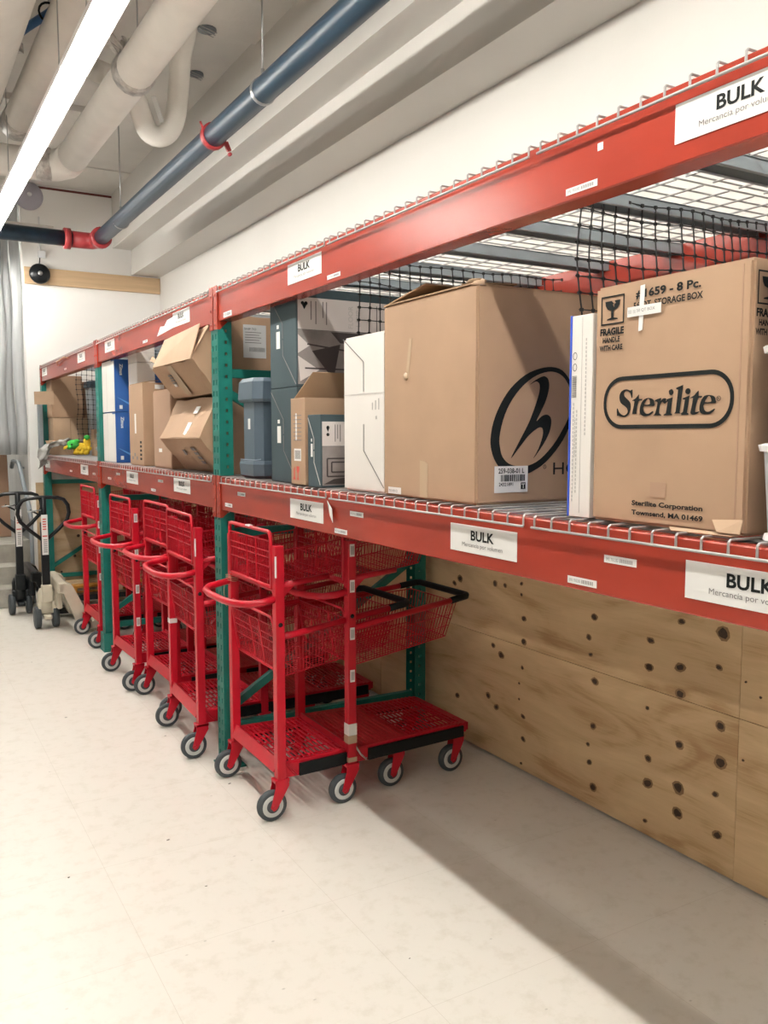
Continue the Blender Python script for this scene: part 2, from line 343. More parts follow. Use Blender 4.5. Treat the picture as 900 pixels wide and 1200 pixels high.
mb = MB(); mb.box((1.2, EY+0.15, 0), (1.3, 12.2, CZ)); struct('wall_corridor_right', mb, GREYW)
mb = MB(); mb.box((-1.3, EY+0.15, 0), (-1.2, 12.2, CZ)); struct('wall_corridor_left', mb, GREYW)
mb = MB(); mb.box((-1.2, 12.1, 0), (1.2, 12.2, CZ)); struct('wall_corridor_end', mb, GREYW)
# soffits along the right wall
mb = MB(); mb.box((2.22, -3.6, 3.155), (WX, EY, 3.40), 0.0); struct('trim_1', mb, WALL)
mb = MB(); mb.box((2.04, -3.6, 3.40), (WX, EY, CZ)); struct('trim_2', mb, WALL)
# cross beams under the slab
mb = MB(); mb.box((-3.6, 8.10, 3.92), (2.04, EY, CZ), 0.0); struct('trim_3', mb, CONC)
mb = MB(); mb.box((-3.6, 6.86, 3.955), (2.04, 7.06, CZ)); struct('trim_4', mb, CONC)
mb = MB(); mb.box((-3.6, -3.6, 3.90), (2.04, 5.05, CZ)); struct('trim_5', mb, CONC)
mb = MB(); mb.box((1.62, 5.05, 3.93), (2.04, 8.10, CZ)); struct('trim_6', mb, CONC)
# peeled rusty strip where beam meets the end wall
mb = MB(); mb.prism([(1.30, 3.945), (1.36, 3.955), (1.60, 3.943), (1.9, 3.935), (2.04, 3.935), (2.04, 3.955), (1.9, 3.965), (1.5, 3.972), (1.3, 3.965)], 1, EY-0.004, EY-0.0005) if False else mb.box((1.36, EY-0.004, 3.885), (2.05, EY-0.0005, 3.905))
struct('trim_7', mb, RUST)
# steps and landing in the doorway
mb = MB(); mb.box((-1.15, 8.24, 0), (1.10, 8.505, 0.172), 0.006); mb.box((-1.15, 8.50, 0), (1.10, 8.775, 0.338), 0.006); mb.box((-1.15, 8.77, 0), (1.10, 9.3, 0.515), 0.006); mb.box((-1.2, 9.03, 0), (1.2, 12.1, 0.513))
struct('steps', mb, STEPM)
mb = MB(); mb.box((1.188, 9.03, 0.513), (1.2, 12.1, 0.60)); struct('baseboard_right', mb, GREYP)

# plywood lining: sheets as things
def knot(mb, y, z, x, r, rnd):
    n = 9; ang = rnd.uniform(-.6, .6); e = rnd.uniform(.62, .95)
    def ring(k, jit):
        o = []
        for i in range(n):
            a = 2*pi*i/n; q = k*(1+rnd.uniform(-jit, jit)); u = q*cos(a); w = q*e*sin(a)
            o.append((y+u*cos(ang)-w*sin(ang), z+u*sin(ang)+w*cos(ang)))
        return o
    mb.cur = 2; mb.prism(ring(r*1.55, .12), 0, x-0.0006, x)
    mb.cur = 1; mb.prism(ring(r, .2), 0, x-0.0012, x); mb.cur = 0
KN = [(3.001,.877,.008),(3.0,.826,.006),(2.98,.719,.012),(2.978,.613,.012),(2.986,.49,.007),(3.007,.412,.005),(3.006,.338,.005),(2.976,.264,.011),(2.973,.159,.011),(2.985,.04,.006),
 (2.535,.809,.013),(2.565,.72,.010),(2.551,.65,.009),(2.525,.544,.014),(2.528,.354,.011),(2.556,.269,.008),(2.546,.195,.010),(2.522,.096,.014),
 (2.237,.776,.013),(2.239,.671,.016),(2.243,.511,.007),(2.232,.316,.012),(2.231,.219,.017),(2.239,.066,.008),(2.094,.875,.012),(2.093,.706,.017),(2.091,.607,.016),(2.086,.416,.013),(2.085,.255,.018),(2.087,.158,.017),
 (1.914,.868,.019),(1.927,.745,.010),(1.913,.54,.014),(1.908,.411,.018),(1.923,.29,.010),(1.91,.146,.015),(1.818,.721,.004),(1.76,.683,.004),(1.817,.449,.004),(3.481,.83,.014),(3.53,.80,.012),(3.195,.848,.012),(3.119,.85,.009),(3.204,.547,.010),(3.142,.513,.015),(3.24,.293,.012),(3.174,.253,.013),(3.497,.224,.014),
 (1.5,.8,.016),(1.42,.7,.014),(1.2,.5,.015),(1.3,.3,.014),(.9,.75,.017),(.8,.4,.015),(4.6,.8,.014),(5.1,.6,.014),(5.5,.3,.012),(6.2,.7,.014),(6.8,.5,.016),(7.3,.8,.014),(7.9,.6,.016),(8.3,.35,.014),(7.6,.2,.014)]
rnd = random.Random(3)
sheets = [(-0.60, 1.8385), (1.8398, 4.28), (4.284, 6.72), (6.724, 8.84)]
where = ['beside the right picture edge', 'behind the nearest rack bay', 'behind the second rack bay', 'behind the last rack bay']
for r, (z0, z1, rn) in enumerate([(0.012, 0.587, 'lower'), (0.589, 1.30, 'upper')]):
    for i, (a, b) in enumerate(sheets):
        mb = MB(); mb.box((2.47, a, z0), (WX-0.001, b, z1), 0.0015)
        for y, z, k in KN:
            if a+0.02 < y < b-0.02 and z0+0.012 < z < z1-0.012: knot(mb, y, z, 2.47, k, rnd)
        # screw heads
        o = mb.build('plywood_sheet', [PLY, KNOT, KHALO])
        tag(o, f'{rn} knotty plywood sheet on the right wall, {where[i]}', 'plywood', 'plywood sheets lining the right wall'); settle(o)
mb = MB(); mb.box((1.24, EY-0.022, 0.012), (2.46, EY-0.001, 1.09), 0.0015)
for y, z, k in [(1.5,.9,.014),(1.62,.55,.016),(1.58,.35,.014),(1.9,.7,.014),(2.1,.4,.014),(1.45,.2,.012)]:
    n = 9; mb.cur = 1; mb.prism([(y+k*cos(2*pi*i/n), z+k*.8*sin(2*pi*i/n)) for i in range(n)][::1], 1, EY-0.0232, EY-0.0222) if False else None; mb.cur = 0
    mb.cur = 1; mb.disc((y, EY-0.0222, z), (0,-1,0), [(0, k), (0.0008, k)], 9); mb.cur = 0
o = mb.build('plywood_sheet', [PLYL, KNOT]); tag(o, 'plywood sheet fixed low on the end wall behind the rack end', 'plywood'); settle(o)
# timber board with the bell on the end wall
mb = MB(); mb.box((1.205, EY-0.036, 2.985), (2.495, EY-0.001, 3.14), 0.003); o = mb.build('timber_board', TIMBER)
tag(o, 'pale timber board fixed across the end wall below the dark pipe', 'board'); settle(o)
root = empty('alarm_bell')
mb = MB(); mb.disc((1.335, EY-0.038, 3.075), (0,-1,0), [(0, .045), (.02, .088), (.045, .095), (.062, .088), (.078, .06), (.085, .02)], 28); mb.build('gong', BLKM, root)
mb = MB(); mb.disc((1.335, EY-0.121, 3.075), (0,-1,0), [(0, .022), (.012, .018), (.018, .006)], 14); b = mb.build('centre_cap', STEEL, root)
mb = MB(); mb.tube([(1.335, EY-0.034, 3.15), (1.345, EY-0.03, 3.19), (1.35, EY-0.02, 3.235)], .005, 6); mb.build('cable', BLACK, root)
tag(root, 'round black alarm bell mounted on the timber board', 'bell'); settle(root)
root = empty('junction_box')
mb = MB(); mb.box((1.335, EY-0.045, 3.235), (1.40, EY-0.001, 3.30), 0.004); mb.build('box_body', WHITEP, root)
mb = MB(); mb.tube([(1.355, EY-0.012, 3.30), (1.355, EY-0.012, 3.62)], .006, 6); mb.build('conduit', WHITEP, root)
tag(root, 'small white junction box on the end wall above the alarm bell', 'box'); settle(root)
# pale round sounder high on the wall
root = empty('round_sounder')
mb = MB(); mb.disc((1.27, EY-0.001, 3.80), (0,-1,0), [(0, .13), (.02, .13), (.05, .105), (.075, .05), (.08, .02)], 28); mb.build('cover', mat('lilac_grey_plastic', (0.42, 0.40, 0.46), 0.5), root)
mb = MB(); mb.disc((1.27, EY-0.082, 3.80), (0,-1,0), [(0, .022), (.01, .015)], 14); mb.build('centre_cap', WHITEP, root)
tag(root, 'pale lilac round sounder high on the end wall beside the white pipe elbow', 'sounder'); settle(root)

# vinyl strips and handrail and carton in the doorway
for i, (x0, x1, y) in enumerate([(1.10, 1.19, EY+0.10), (1.00, 1.10, EY+0.13), (0.93, 1.03, EY+0.09), (0.83, 0.93, EY+0.12), (0.70, 0.82, EY+0.10)]):
    mb = MB(); n = 14
    vs = []; 
    for k in range(n+1):
        z = 1.36 + (3.84-1.36)*k/n; sw = 0.012*sin(k*0.9+i)
        for xx, dy in ((x0+sw, 0.006), ((x0+x1)/2+sw, -0.004), (x1+sw, 0.006), (x1+sw, 0.009), ((x0+x1)/2+sw, -0.001), (x0+sw, 0.009)): vs.append((xx, y+dy, z))
    fs = [(k*6+j, k*6+(j+1) % 6, (k+1)*6+(j+1) % 6, (k+1)*6+j) for k in range(n) for j in range(6)]
    fs += [list(range(6))[::-1], [n*6+j for j in range(6)]]
    mb.add(vs, fs, True); o = mb.build('vinyl_strip', VINYL)
    tag(o, 'cloudy grey vinyl strip hanging in the doorway above the steps', 'curtain strip', 'vinyl strips hanging in the doorway'); settle(o)
root = empty('handrail')
mb = MB(); mb.tube([(1.12, 9.62, 1.22), (1.12, 9.5, 1.285), (1.12, 9.1, 1.285), (1.12, 9.0, 1.24), (1.12, 8.4, 0.84), (1.12, 8.33, 0.74)], .021, 10); mb.build('rail', GREYP, root)
mb = MB(); mb.tube([(1.12, 8.36, 0.80), (1.12, 8.36, 0.0)], .018, 10); mb.build('post', GREYP, root)
mb = MB(); mb.tube([(1.12, 9.3, 1.285), (1.16, 9.3, 1.22), (1.199, 9.3, 1.22)], .009, 6); mb.build('bracket', GREYP, root)
tag(root, 'grey tube handrail beside the concrete steps', 'handrail'); settle(root)
root = empty('flat_carton')
mb = MB(); mb.box((0.55, 0, 0.0), (1.10, 0.10, 1.22), 0.004)
o = mb.build('carton', CARD2, root); 
mb = MB(); mb.box((1.0, -0.012, 1.20), (1.10, 0.09, 1.235), 0.003); mb.build('end_flap', CARD, root)
p = rect_print('printed_mark', 'y', -0.0008, 1.03, 1.07, 0.98, 1.02, INKG, root)
root.location = (-0.03, 9.42, 0.518); root.rotation_euler = (radians(-8), 0, 0)
tag(root, 'tall flat cardboard carton leaning in the doorway at the top of the steps', 'cardboard box')

# ================================================================== pipes and light fittings
def arc(c, r, a0, a1, n, f):
    return [f(c, r, a0+(a1-a0)*k/n) for k in range(n+1)]
# dark main pipe
root = empty('sprinkler_pipe')
mb = MB(); mb.tube([(1.63, -3.5, 3.15), (1.60, 3.0, 3.15), (1.59, 7.36, 3.15)], .058, 18); mb.build('long_pipe', PIPEB, root)
mb = MB(); mb.tube([(1.40, 7.48, 3.15), (-3.55, 7.48, 3.15)], .062, 18); mb.build('cross_pipe', PIPEB, root)
mb = MB(); mb.tube([(1.59, 7.30, 3.15), (1.585, 7.42, 3.15), (1.55, 7.47, 3.15), (1.49, 7.485, 3.15), (1.39, 7.48, 3.15)], .066, 16)
for c, ax in (((1.59, 7.29, 3.15), (0,1,0)), ((1.38, 7.48, 3.15), (-1,0,0))): mb.disc(c, ax, [(0, .066), (0, .084), (.05, .084), (.05, .066)], 20)
mb.build('red_elbow', COUP, root)
for i, (y, zz) in enumerate([(4.55, 0)]):
    mb = MB(); mb.disc((1.597, y, 3.15), (0,1,0), [(0, .059), (0, .070), (.035, .070), (.035, .059)], 20); mb.beam((1.665, y+.017, 3.13), (1.685, y+.017, 3.085), .018, .022); mb.tube([(1.54, y+.017, 3.18), (1.525, y+.017, 3.215)], .006, 6); mb.disc((1.688, y+.017, 3.07), (0,1,0), [(-.010, .010), (.010, .010)], 8)
    mb.build('red_clamp', COUP, root)
for y in (3.86, 6.65):
    mb = MB(); mb.disc((1.598, y, 3.15), (0,1,0), [(0, .059), (0, .063), (.02, .063), (.02, .059)], 20); mb.tube([(1.598, y+.01, 3.21), (1.598, y+.01, 3.25)], .009, 8); mb.tube([(1.598, y+.01, 3.24), (1.598, y+.01, 3.93)], .0045, 6)
    mb.build('hanger', STEEL, root)
tag(root, 'dark blue steel sprinkler pipe with red couplings hanging below the ceiling', 'pipe'); settle(root)
# thin conduit on the cross pipe
mb = MB(); mb.tube([(1.25, 7.46, 3.222), (-3.5, 7.46, 3.235)], .010, 8); o = mb.build('thin_conduit', PIPEW); tag(o, 'thin pale conduit running along the top of the dark cross pipe', 'conduit'); settle(o)
# white insulated pipe
root = empty('insulated_pipe')
mb = MB(); mb.tube([(1.24, -3.5, 3.42), (1.20, 3.7, 3.41), (1.165, 6.15, 3.40)], .098, 20); mb.build('long_pipe', PIPEW, root)
mb = MB(); mb.tube([(1.165, 6.12, 3.40), (1.155, 6.28, 3.40), (1.10, 6.38, 3.40), (1.0, 6.42, 3.40), (0.3, 6.44, 3.40)], .104, 18); mb.build('elbow', PIPEW, root)
mb = MB(); mb.disc((1.07, 6.39, 3.40), (-1, .15, 0), [(0, .104), (0.005, .112), (.03, .108), (.05, .114), (.09, .110), (.10, .104)], 16); mb.build('foil_joint', FOIL, root)
mb = MB(); rr = random.Random(5); mb.disc((1.187, 4.55, 3.405), (0,1,0), [(0, .098), (.01, .108), (.04, .104), (.07, .110), (.09, .098)], 16)
for k in range(9): a = pi*.55 + rr.uniform(-.5, .8); mb.beam((1.187+.1*cos(a), 4.58+rr.uniform(-.05, .05), 3.405+.1*sin(a)), (1.187+.17*cos(a+rr.uniform(-.3, .3)), 4.58+rr.uniform(-.08, .08), 3.405+.17*sin(a)), .022, .006)
mb.build('torn_foil_joint', FOIL, root)
mb = MB(); mb.tube([(1.187, 4.50, 3.50), (1.187, 4.50, 3.90)], .004, 6); mb.build('hanger_rod', STEEL, root)
tag(root, 'fat white insulated pipe running beside the tube light', 'pipe'); settle(root)
root = empty('insulated_pipe')
mb = MB(); mb.tube([(0.93, -3.5, 3.62), (0.885, 4.1, 3.60), (0.85, 6.10, 3.59)], .10, 20); mb.build('long_pipe', PIPEW, root)
mb = MB(); mb.tube([(0.85, 6.09, 3.59), (0.85, 6.20, 3.60), (0.85, 6.34, 3.615)], .106, 16); mb.build('foil_joint', FOIL, root)
tag(root, 'white insulated pipe partly hidden above the tube light', 'pipe'); settle(root)
root = empty('insulated_duct')
mb = MB(); mb.tube([(0.43, -3.5, 3.60), (0.43, 6.0, 3.60)], .265, 26); mb.build('duct', PIPEW, root)
mb = MB(); mb.disc((0.43, 5.6, 3.60), (0,1,0), [(0, .266), (.01, .273), (.03, .268), (.05, .266)], 26); mb.build('foil_band', FOIL, root); mb = MB(); mb.beam((0.69, 5.10, 3.62), (0.72, 5.18, 3.64), .05, .05); mb.build('foil_patch', FOIL, root)
tag(root, 'largest white insulated duct at the left picture edge', 'duct'); settle(root)
# trap
def curve3(pts, n=4):
    P = [Vector(p) for p in pts]; P = [P[0]*2-P[1]] + P + [P[-1]*2-P[-2]]; out = []
    for i in range(1, len(P)-2):
        for j in range(n):
            t = j/n; a, b, c, d = P[i-1], P[i], P[i+1], P[i+2]
            out.append(0.5*((2*b) + (c-a)*t + (2*a-5*b+4*c-d)*t*t + (3*b-a-3*c+d)*t**3))
    return out + [P[-2]]
root = empty('drain_trap')
P0 = Vector((1.585, 4.95, 3.93))
mb = MB(); mb.tube(curve3([(1.60, 4.98, 3.92), (1.605, 5.05, 3.86), (1.625, 5.20, 3.80), (1.65, 5.32, 3.72), (1.655, 5.38, 3.62), (1.65, 5.42, 3.52), (1.62, 5.45, 3.44), (1.56, 5.46, 3.40), (1.49, 5.46, 3.42), (1.45, 5.45, 3.50), (1.40, 5.40, 3.58), (1.30, 5.30, 3.62), (1.12, 5.2, 3.62)]), .062, 16); mb.build('bent_pipe', PIPEW, root)
mb = MB(); mb.beam((1.50, 5.36, 3.60), (1.56, 5.40, 3.47), .03, .008); mb.build('strap', FIXT, root)
tag(root, 'white painted drain pipe bent into a trap behind the fat pipe', 'pipe'); settle(root)
for (x, y, r, w) in [(1.72, 5.0, .055, 'nearer the trap'), (1.88, 5.7, .05, 'beside the dark sprinkler pipe')]:
    z = 3.93 if y > 5.05 else 3.90
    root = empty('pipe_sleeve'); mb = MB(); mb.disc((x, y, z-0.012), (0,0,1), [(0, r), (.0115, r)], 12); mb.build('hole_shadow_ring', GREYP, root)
    mb = MB()
    for k in range(3): mb.beam((x-r, y-r+.03*k, z-.016), (x+r, y-r*.3+.03*k, z-.020), .004, .004)
    mb.build('lath', STEEL, root); tag(root, f'dark round pipe sleeve in the ceiling {w}', 'pipe sleeve'); settle(root)
mb = MB(); mb.disc((1.62, 7.5, CZ-0.05), (0,0,1), [(0, .012), (.02, .03), (.0495, .03)], 12); o = mb.build('ceiling_sprinkler', STEEL); tag(o, 'small sprinkler head in the far ceiling panel', 'sprinkler'); settle(o)
# blue flexible conduit
root = empty('blue_conduit')
mb = MB(); mb.tube([(0.70, 5.30, 3.73), (0.76, 5.15, 3.745), (0.85, 4.95, 3.765), (0.90, 4.75, 3.785), (0.94, 4.4, 3.80), (1.0, 3.2, 3.80)], .022, 10); mb.build('hose', BLUEC, root)
mb = MB(); mb.tube([(0.845+.05*cos(2*pi*k/16), 4.96, 3.765+.05*sin(2*pi*k/16)) for k in range(16)], .006, 6, closed=True); mb.build('ring', BLACK, root)
mb = MB(); mb.tube([(0.845, 4.96, 3.815), (0.845, 4.96, 3.90)], .004, 6); mb.build('hanger_rod', STEEL, root)
tag(root, 'blue flexible conduit looping between the white pipes', 'conduit'); settle(root)
root = empty('dark_duct_box'); mb = MB(); mb.box((0.42, 6.50, 3.62), (0.74, 6.80, 3.86), 0.01); mb.build('box_body', mat('dark_blue_metal', (0.07, 0.13, 0.18), 0.5), root)
mb = MB(); mb.beam((0.40, 6.47, 3.605), (0.74, 6.47, 3.605), .03, .03); mb.beam((0.50, 6.47, 3.62), (0.50, 6.47, 4.0), .012, .012); mb.build('support_rail', STEEL, root)
tag(root, 'dark blue duct box behind the white pipes at upper left', 'duct'); settle(root)

def fixture(x, z, y0, y1, label, tubes=(0,), group=None, lm=LAMP):
    root = empty('tube_light')
    mb = MB(); mb.prism([(x-.056, z+.012), (x-.050, z+.012), (x-.035, z+.026), (x+.035, z+.026), (x+.050, z+.012), (x+.056, z+.012), (x+.035, z+.085), (x-.035, z+.085)], 1, y0+.002, y1-.002); mb.build('housing', FIXT, root)
    for t in tubes:
        mb = MB(); mb.tube([(x+t, y0+.004, z), (x+t, y1-.004, z)], .021, 12); mb.build('tube', lm, root)
    for y in (y0+.02, y1-.02):
        mb = MB(); mb.box((x-.042, y-.006, z+.012), (x+.042, y+.006, z+.03), .002); mb.build('lamp_holder', FIXT, root)
    for y in (y0+.3, y1-.3):
        mb = MB(); mb.tube([(x, y, z+.085), (x, y, 3.90 if y < 5.05 else CZ)], .003, 5); mb.build('hanger_rod', STEEL, root)
    tag(root, label, 'light', group); settle(root)
Z0, X0 = 3.06, 0.755
for i in range(5):
    y0 = -3.4+2.44*i
    fixture(X0, Z0, y0, y0+(2.43 if i < 4 else 1.02), ['', 'tube light overhead behind the camera', 'bright fluorescent tube light along the upper left, nearer length', 'bright fluorescent tube light along the upper left, farther length', 'tube light beyond the left picture edge near the end wall'][i] or 'tube light at the near end of the room', group='fluorescent tube lights in the main row')
fixture(X0, Z0, 7.60, 8.80, 'short tube light over the end wall, beyond the left picture edge', group='fluorescent tube lights in the main row')
for i in range(2):
    fixture(-2.4, 3.06, -3.5+2.45*i, -1.08+2.45*i, 'added fill tube light over the far side of the aisle, outside the picture', group='added fill lights over the far side', lm=FILL_LAMP)  # unseen row added as fill, to lift the light on the near plywood
fixture(-.97, 3.06, 4.6, 5.6, 'short tube light of the second row, left of the picture')
fixture(0.0, 3.5, 9.4, 11.6, 'tube light in the corridor above the steps')

# ================================================================== pallet rack
FX, BX = 1.304, 2.415          # front and back faces of the rack
UY = [0.01, 3.76, 6.26, 8.76]  # upright centres
PW, PD = 0.088, 0.064
def perf(mb, plane, const, u0, u1, z0, z1, cols, hw, hh, pitch, zs):
    """sheet with rectangular holes: cols = centres across, holes every pitch from zs"""
    def q(a, b, c, d):
        if b-a < 1e-5 or d-c < 1e-5: return
        if plane == 'x': mb.add([(const,a,c),(const,b,c),(const,b,d),(const,a,d)], [(0,1,2,3)])
        else: mb.add([(a,const,c),(b,const,c),(b,const,d),(a,const,d)], [(0,1,2,3)])
    zc = zs; last = z0
    while zc + hh/2 < z1 - 0.005:
        q(u0, u1, last, zc-hh/2); a = u0
        for c in cols: q(a, c-hw/2, zc-hh/2, zc+hh/2); a = c+hw/2
        q(a, u1, zc-hh/2, zc+hh/2); last = zc+hh/2; zc += pitch
    q(u0, u1, last, z1)
def post(name, front, y, parent, z1=2.195):
    mb = MB(); s = 1 if front else -1; xf = FX if front else BX
    a, b = sorted((xf, xf+s*PD))
    perf(mb, 'x', xf, y-PW/2, y+PW/2, 0.004, z1, (y-.020, y+.020), .010, .024, .0508, .06)
    for yy in (y-PW/2, y+PW/2): perf(mb, 'y', yy, a, b, 0.004, z1, ((a+b)/2+s*.003,), .013, .013, .0508, .085)
    o = mb.build(name, GREEN, parent)
    md = o.modifiers.new('thick', 'SOLIDIFY'); md.thickness = 0.0022; md.offset = 0
    mb = MB(); mb.box((a-.02, y-.075, 0), (b+.03, y+.062, .008), .001); mb.beam((b+.012, y-.06, .008), (b+.012, y-.06, .02), .014, .014)
    f = mb.build('foot_plate', GREEN, o)
    return o
names = ['outside the right picture edge', 'beside the nearest carts', 'between the second and third rack bays', 'at the far end of the rack']
for i, y in enumerate(UY):
    root = empty('rack_upright')
    post('front_post', True, y, root); post('back_post', False, y, root)
    xa, xb = FX+PD-.002, BX-PD+.002
    for z in (.18, 1.10, 1.83): mb = MB(); mb.box((xa, y-.018, z-.02), (xb, y+.018, z+.02), .002); mb.build('cross_brace', GREEN, root)
    for p, q in (((xa, .28), (xb, .90)), ((xb, 1.18), (xa, 1.74))):
        mb = MB(); mb.beam((p[0], y, p[1]), (q[0], y, q[1]), .03, .035); mb.build('diagonal_brace', GREEN, root)
    if i == 2:
        mb = MB(); mb.prism([(1.288, y-.062), (1.385, y-.062), (1.385, y+.055), (1.288, y+.055)], 2, .001, .13); mb.build('post_guard', GREEN, root)
    tag(root, 'green perforated rack upright frame ' + names[i], 'rack upright', 'green rack uprights'); settle(root)

def bulk(parent, yl, z0, w=.28, h=.072, x=1.3052, full=True, tilt=0):
    """white BULK label, left end at yl (the far end), reading from the aisle"""
    mb = MB(); mb.box((x-.0012, yl-w, z0), (x, yl, z0+h)); lab = mb.build('bulk_label', LABEL, parent)
    x -= .0013
    text('BULK', (x, yl-w*.50+.0475, z0+h*.48), (0,-1,0), .098, h*.34, INK, lab, bold=.03)
    text('Mercancía por volumen', (x, yl-w*.5+.085, z0+h*.22), (0,-1,0), .17, h*.155, INKG, lab)
    return lab
def sticker(parent, yl, z0, w=.095, h=.014, x=1.3052, txt='092 702282'):
    mb = MB(); mb.box((x-.0008, yl-w, z0), (x, yl, z0+h)); lab = mb.build('location_sticker', LABEL, parent)
    text(txt, (x-.0009, yl-.006, z0+h*.3), (0,-1,0), w*.4, h*.4, INKG, lab)
    mb = MB()
    for k in range(9): mb.box((x-.0013, yl-w*.5-k*w*.045-w*.02, z0+h*.25), (x-.0009, yl-w*.5-k*w*.045, z0+h*.75))
    mb.build('barcode', INKG, lab)
def rack_beam(y0, y1, ztop, front, label):
    root = empty('rack_beam')
    H = .145; z0 = ztop-H
    X = (lambda d: FX+.0015+d) if front else (lambda d: BX-.0015-d)
    pr = [(X(0), z0+.003), (X(.003), z0), (X(.060), z0), (X(.062), ztop-.042), (X(.040), ztop-.040), (X(.038), ztop-.002), (X(.036), ztop), (X(.003), ztop), (X(0), ztop-.003)]
    mb = MB(); vs = [(u, y0, w) for u, w in pr] + [(u, y1, w) for u, w in pr]; n = len(pr)
    mb.add(vs, [list(range(n)), list(range(n, 2*n))] + [(i, (i+1) % n, n+(i+1) % n, n+i) for i in range(n)])
    mb.build('beam_body', BEAM, root)
    s = 1 if front else -1
    for yc, d in ((y0-PW/2, 1), (y1+PW/2, -1)):
        mb = MB()
        # each beam end has its own half-width hooked plate around the post and a flared cheek beside the beam
        ya, yb = (yc+.002, y0+.003) if d == 1 else (y1-.003, yc-.002)
        if front: mb.box((FX-.006, ya, z0-.035), (FX-.002, yb, ztop+.012), .0008)
        else: mb.box((BX+.002, ya, z0-.035), (BX+.006, yb, ztop+.012), .0008)
        ys = y0+.0005 if d == 1 else y1-.0045
        xs, xe = (FX-.004, FX+.066) if front else (BX-.066, BX+.004)
        if front: poly = [(xs, z0-.035), (xs+.012, z0-.035), (xe, z0+.02), (xe, ztop+.010), (xs, ztop+.010)]
        else: poly = [(xe, z0-.035), (xe-.012, z0-.035), (xs, z0+.02), (xs, ztop+.010), (xe, ztop+.010)]
        yq = y0-.0045 if d == 1 else y1+.0005
        vs = [(u, yq, w) for u, w in poly] + [(u, yq+.004, w) for u, w in poly]; n = len(poly)
        mb.add(vs, [list(range(n)), list(range(n, 2*n))] + [(i, (i+1) % n, n+(i+1) % n, n+i) for i in range(n)])
        if front:
            for k in range(3):
                z = z0-.015+k*.065; mb.disc((FX-.0062, (ya+yb)/2, z), (-1,0,0), [(0, .006), (.002, .005)], 8)
        c = mb.build('end_connector', BEAM, root)
    tag(root, label, 'rack beam', 'orange red rack beams')
    return root
ZU, ZL = 2.20, 1.355
bays = [(UY[0]+PW/2+.004, UY[1]-PW/2-.004), (UY[1]+PW/2+.004, UY[2]-PW/2-.004), (UY[2]+PW/2+.004, UY[3]-PW/2-.004)]
bn = ['of the nearest bay', 'of the middle bay', 'of the farthest bay']
for i, (a, b) in enumerate(bays):
    u = rack_beam(a, b, ZU, True, f'upper front orange red beam {bn[i]}')
    l = rack_beam(a, b, ZL, True, f'lower front orange red shelf beam {bn[i]}')
    if i == 0:
        bulk(u, 1.157, 2.092); bulk(u, 2.944, 2.098); sticker(u, 1.454, 2.068); sticker(u, 2.62, 2.068); sticker(u, 3.64, 2.062, .10, .022)
        bulk(l, 1.10, 1.242); bulk(l, 1.884, 1.244); bulk(l, 2.942, 1.242)
        for y, z in ((1.314, 1.282), (1.425, 1.222), (2.463, 1.287), (2.575, 1.220), (3.50, 1.29), (3.66, 1.232)): sticker(l, y, z, .09, .016)
        mb = MB(); mb.add([(1.304, 2.630, 1.325), (1.294, 2.575, 1.300), (1.292, 2.565, 1.255), (1.304, 2.610, 1.275), (1.3052, 2.630, 1.326), (1.2952, 2.575, 1.301), (1.2932, 2.565, 1.256), (1.3052, 2.610, 1.276)], [(0,1,2,3), (7,6,5,4), (0,4,5,1), (1,5,6,2), (2,6,7,3), (3,7,4,0)]); mb.build('curled_label', LABEL, l)
        mb = MB(); mb.box((1.3045, 1.345, 2.137), (1.3052, 1.36, 2.152)); mb.build('tape_scrap', LABEL, u)
    elif i == 1:
        bulk(u, 4.40, 2.10); bulk(u, 5.98, 2.10); sticker(u, 5.0, 2.075, .10)
        mb = MB(); mb.prism([(4.70, 2.085), (4.40, 2.10), (4.40, 2.155), (4.50, 2.15), (4.56, 2.125), (4.63, 2.13)], 0, 1.3042, 1.3052); mb.build('torn_label', LABEL, u)
        bulk(l, 4.446, 1.255); bulk(l, 5.47, 1.252); sticker(l, 4.9, 1.232); sticker(l, 4.75, 1.29, .1); sticker(l, 6.0, 1.25); sticker(l, 5.75, 1.29)
    else:
        bulk(u, 6.93, 2.10); bulk(u, 8.66, 2.10); bulk(l, 6.94, 1.25); bulk(l, 8.66, 1.245, h=.07); sticker(u, 7.5, 2.085); sticker(l, 7.4, 1.25); sticker(l, 6.5, 1.26)
        root = u; mb = MB(); mb.tube([(1.298, 7.75, 2.14), (1.28, 7.70, 2.165), (1.28, 7.35, 2.18), (1.30, 7.30, 2.17)], .006, 6); mb.build('loose_tie', CARDL, u)
    settle(u); settle(l)
    for z, w in ((ZU, 'upper'), (ZL, 'lower')):
        r = rack_beam(a, b, z, False, f'{w} back orange red beam {bn[i]}, behind the goods'); settle(r)

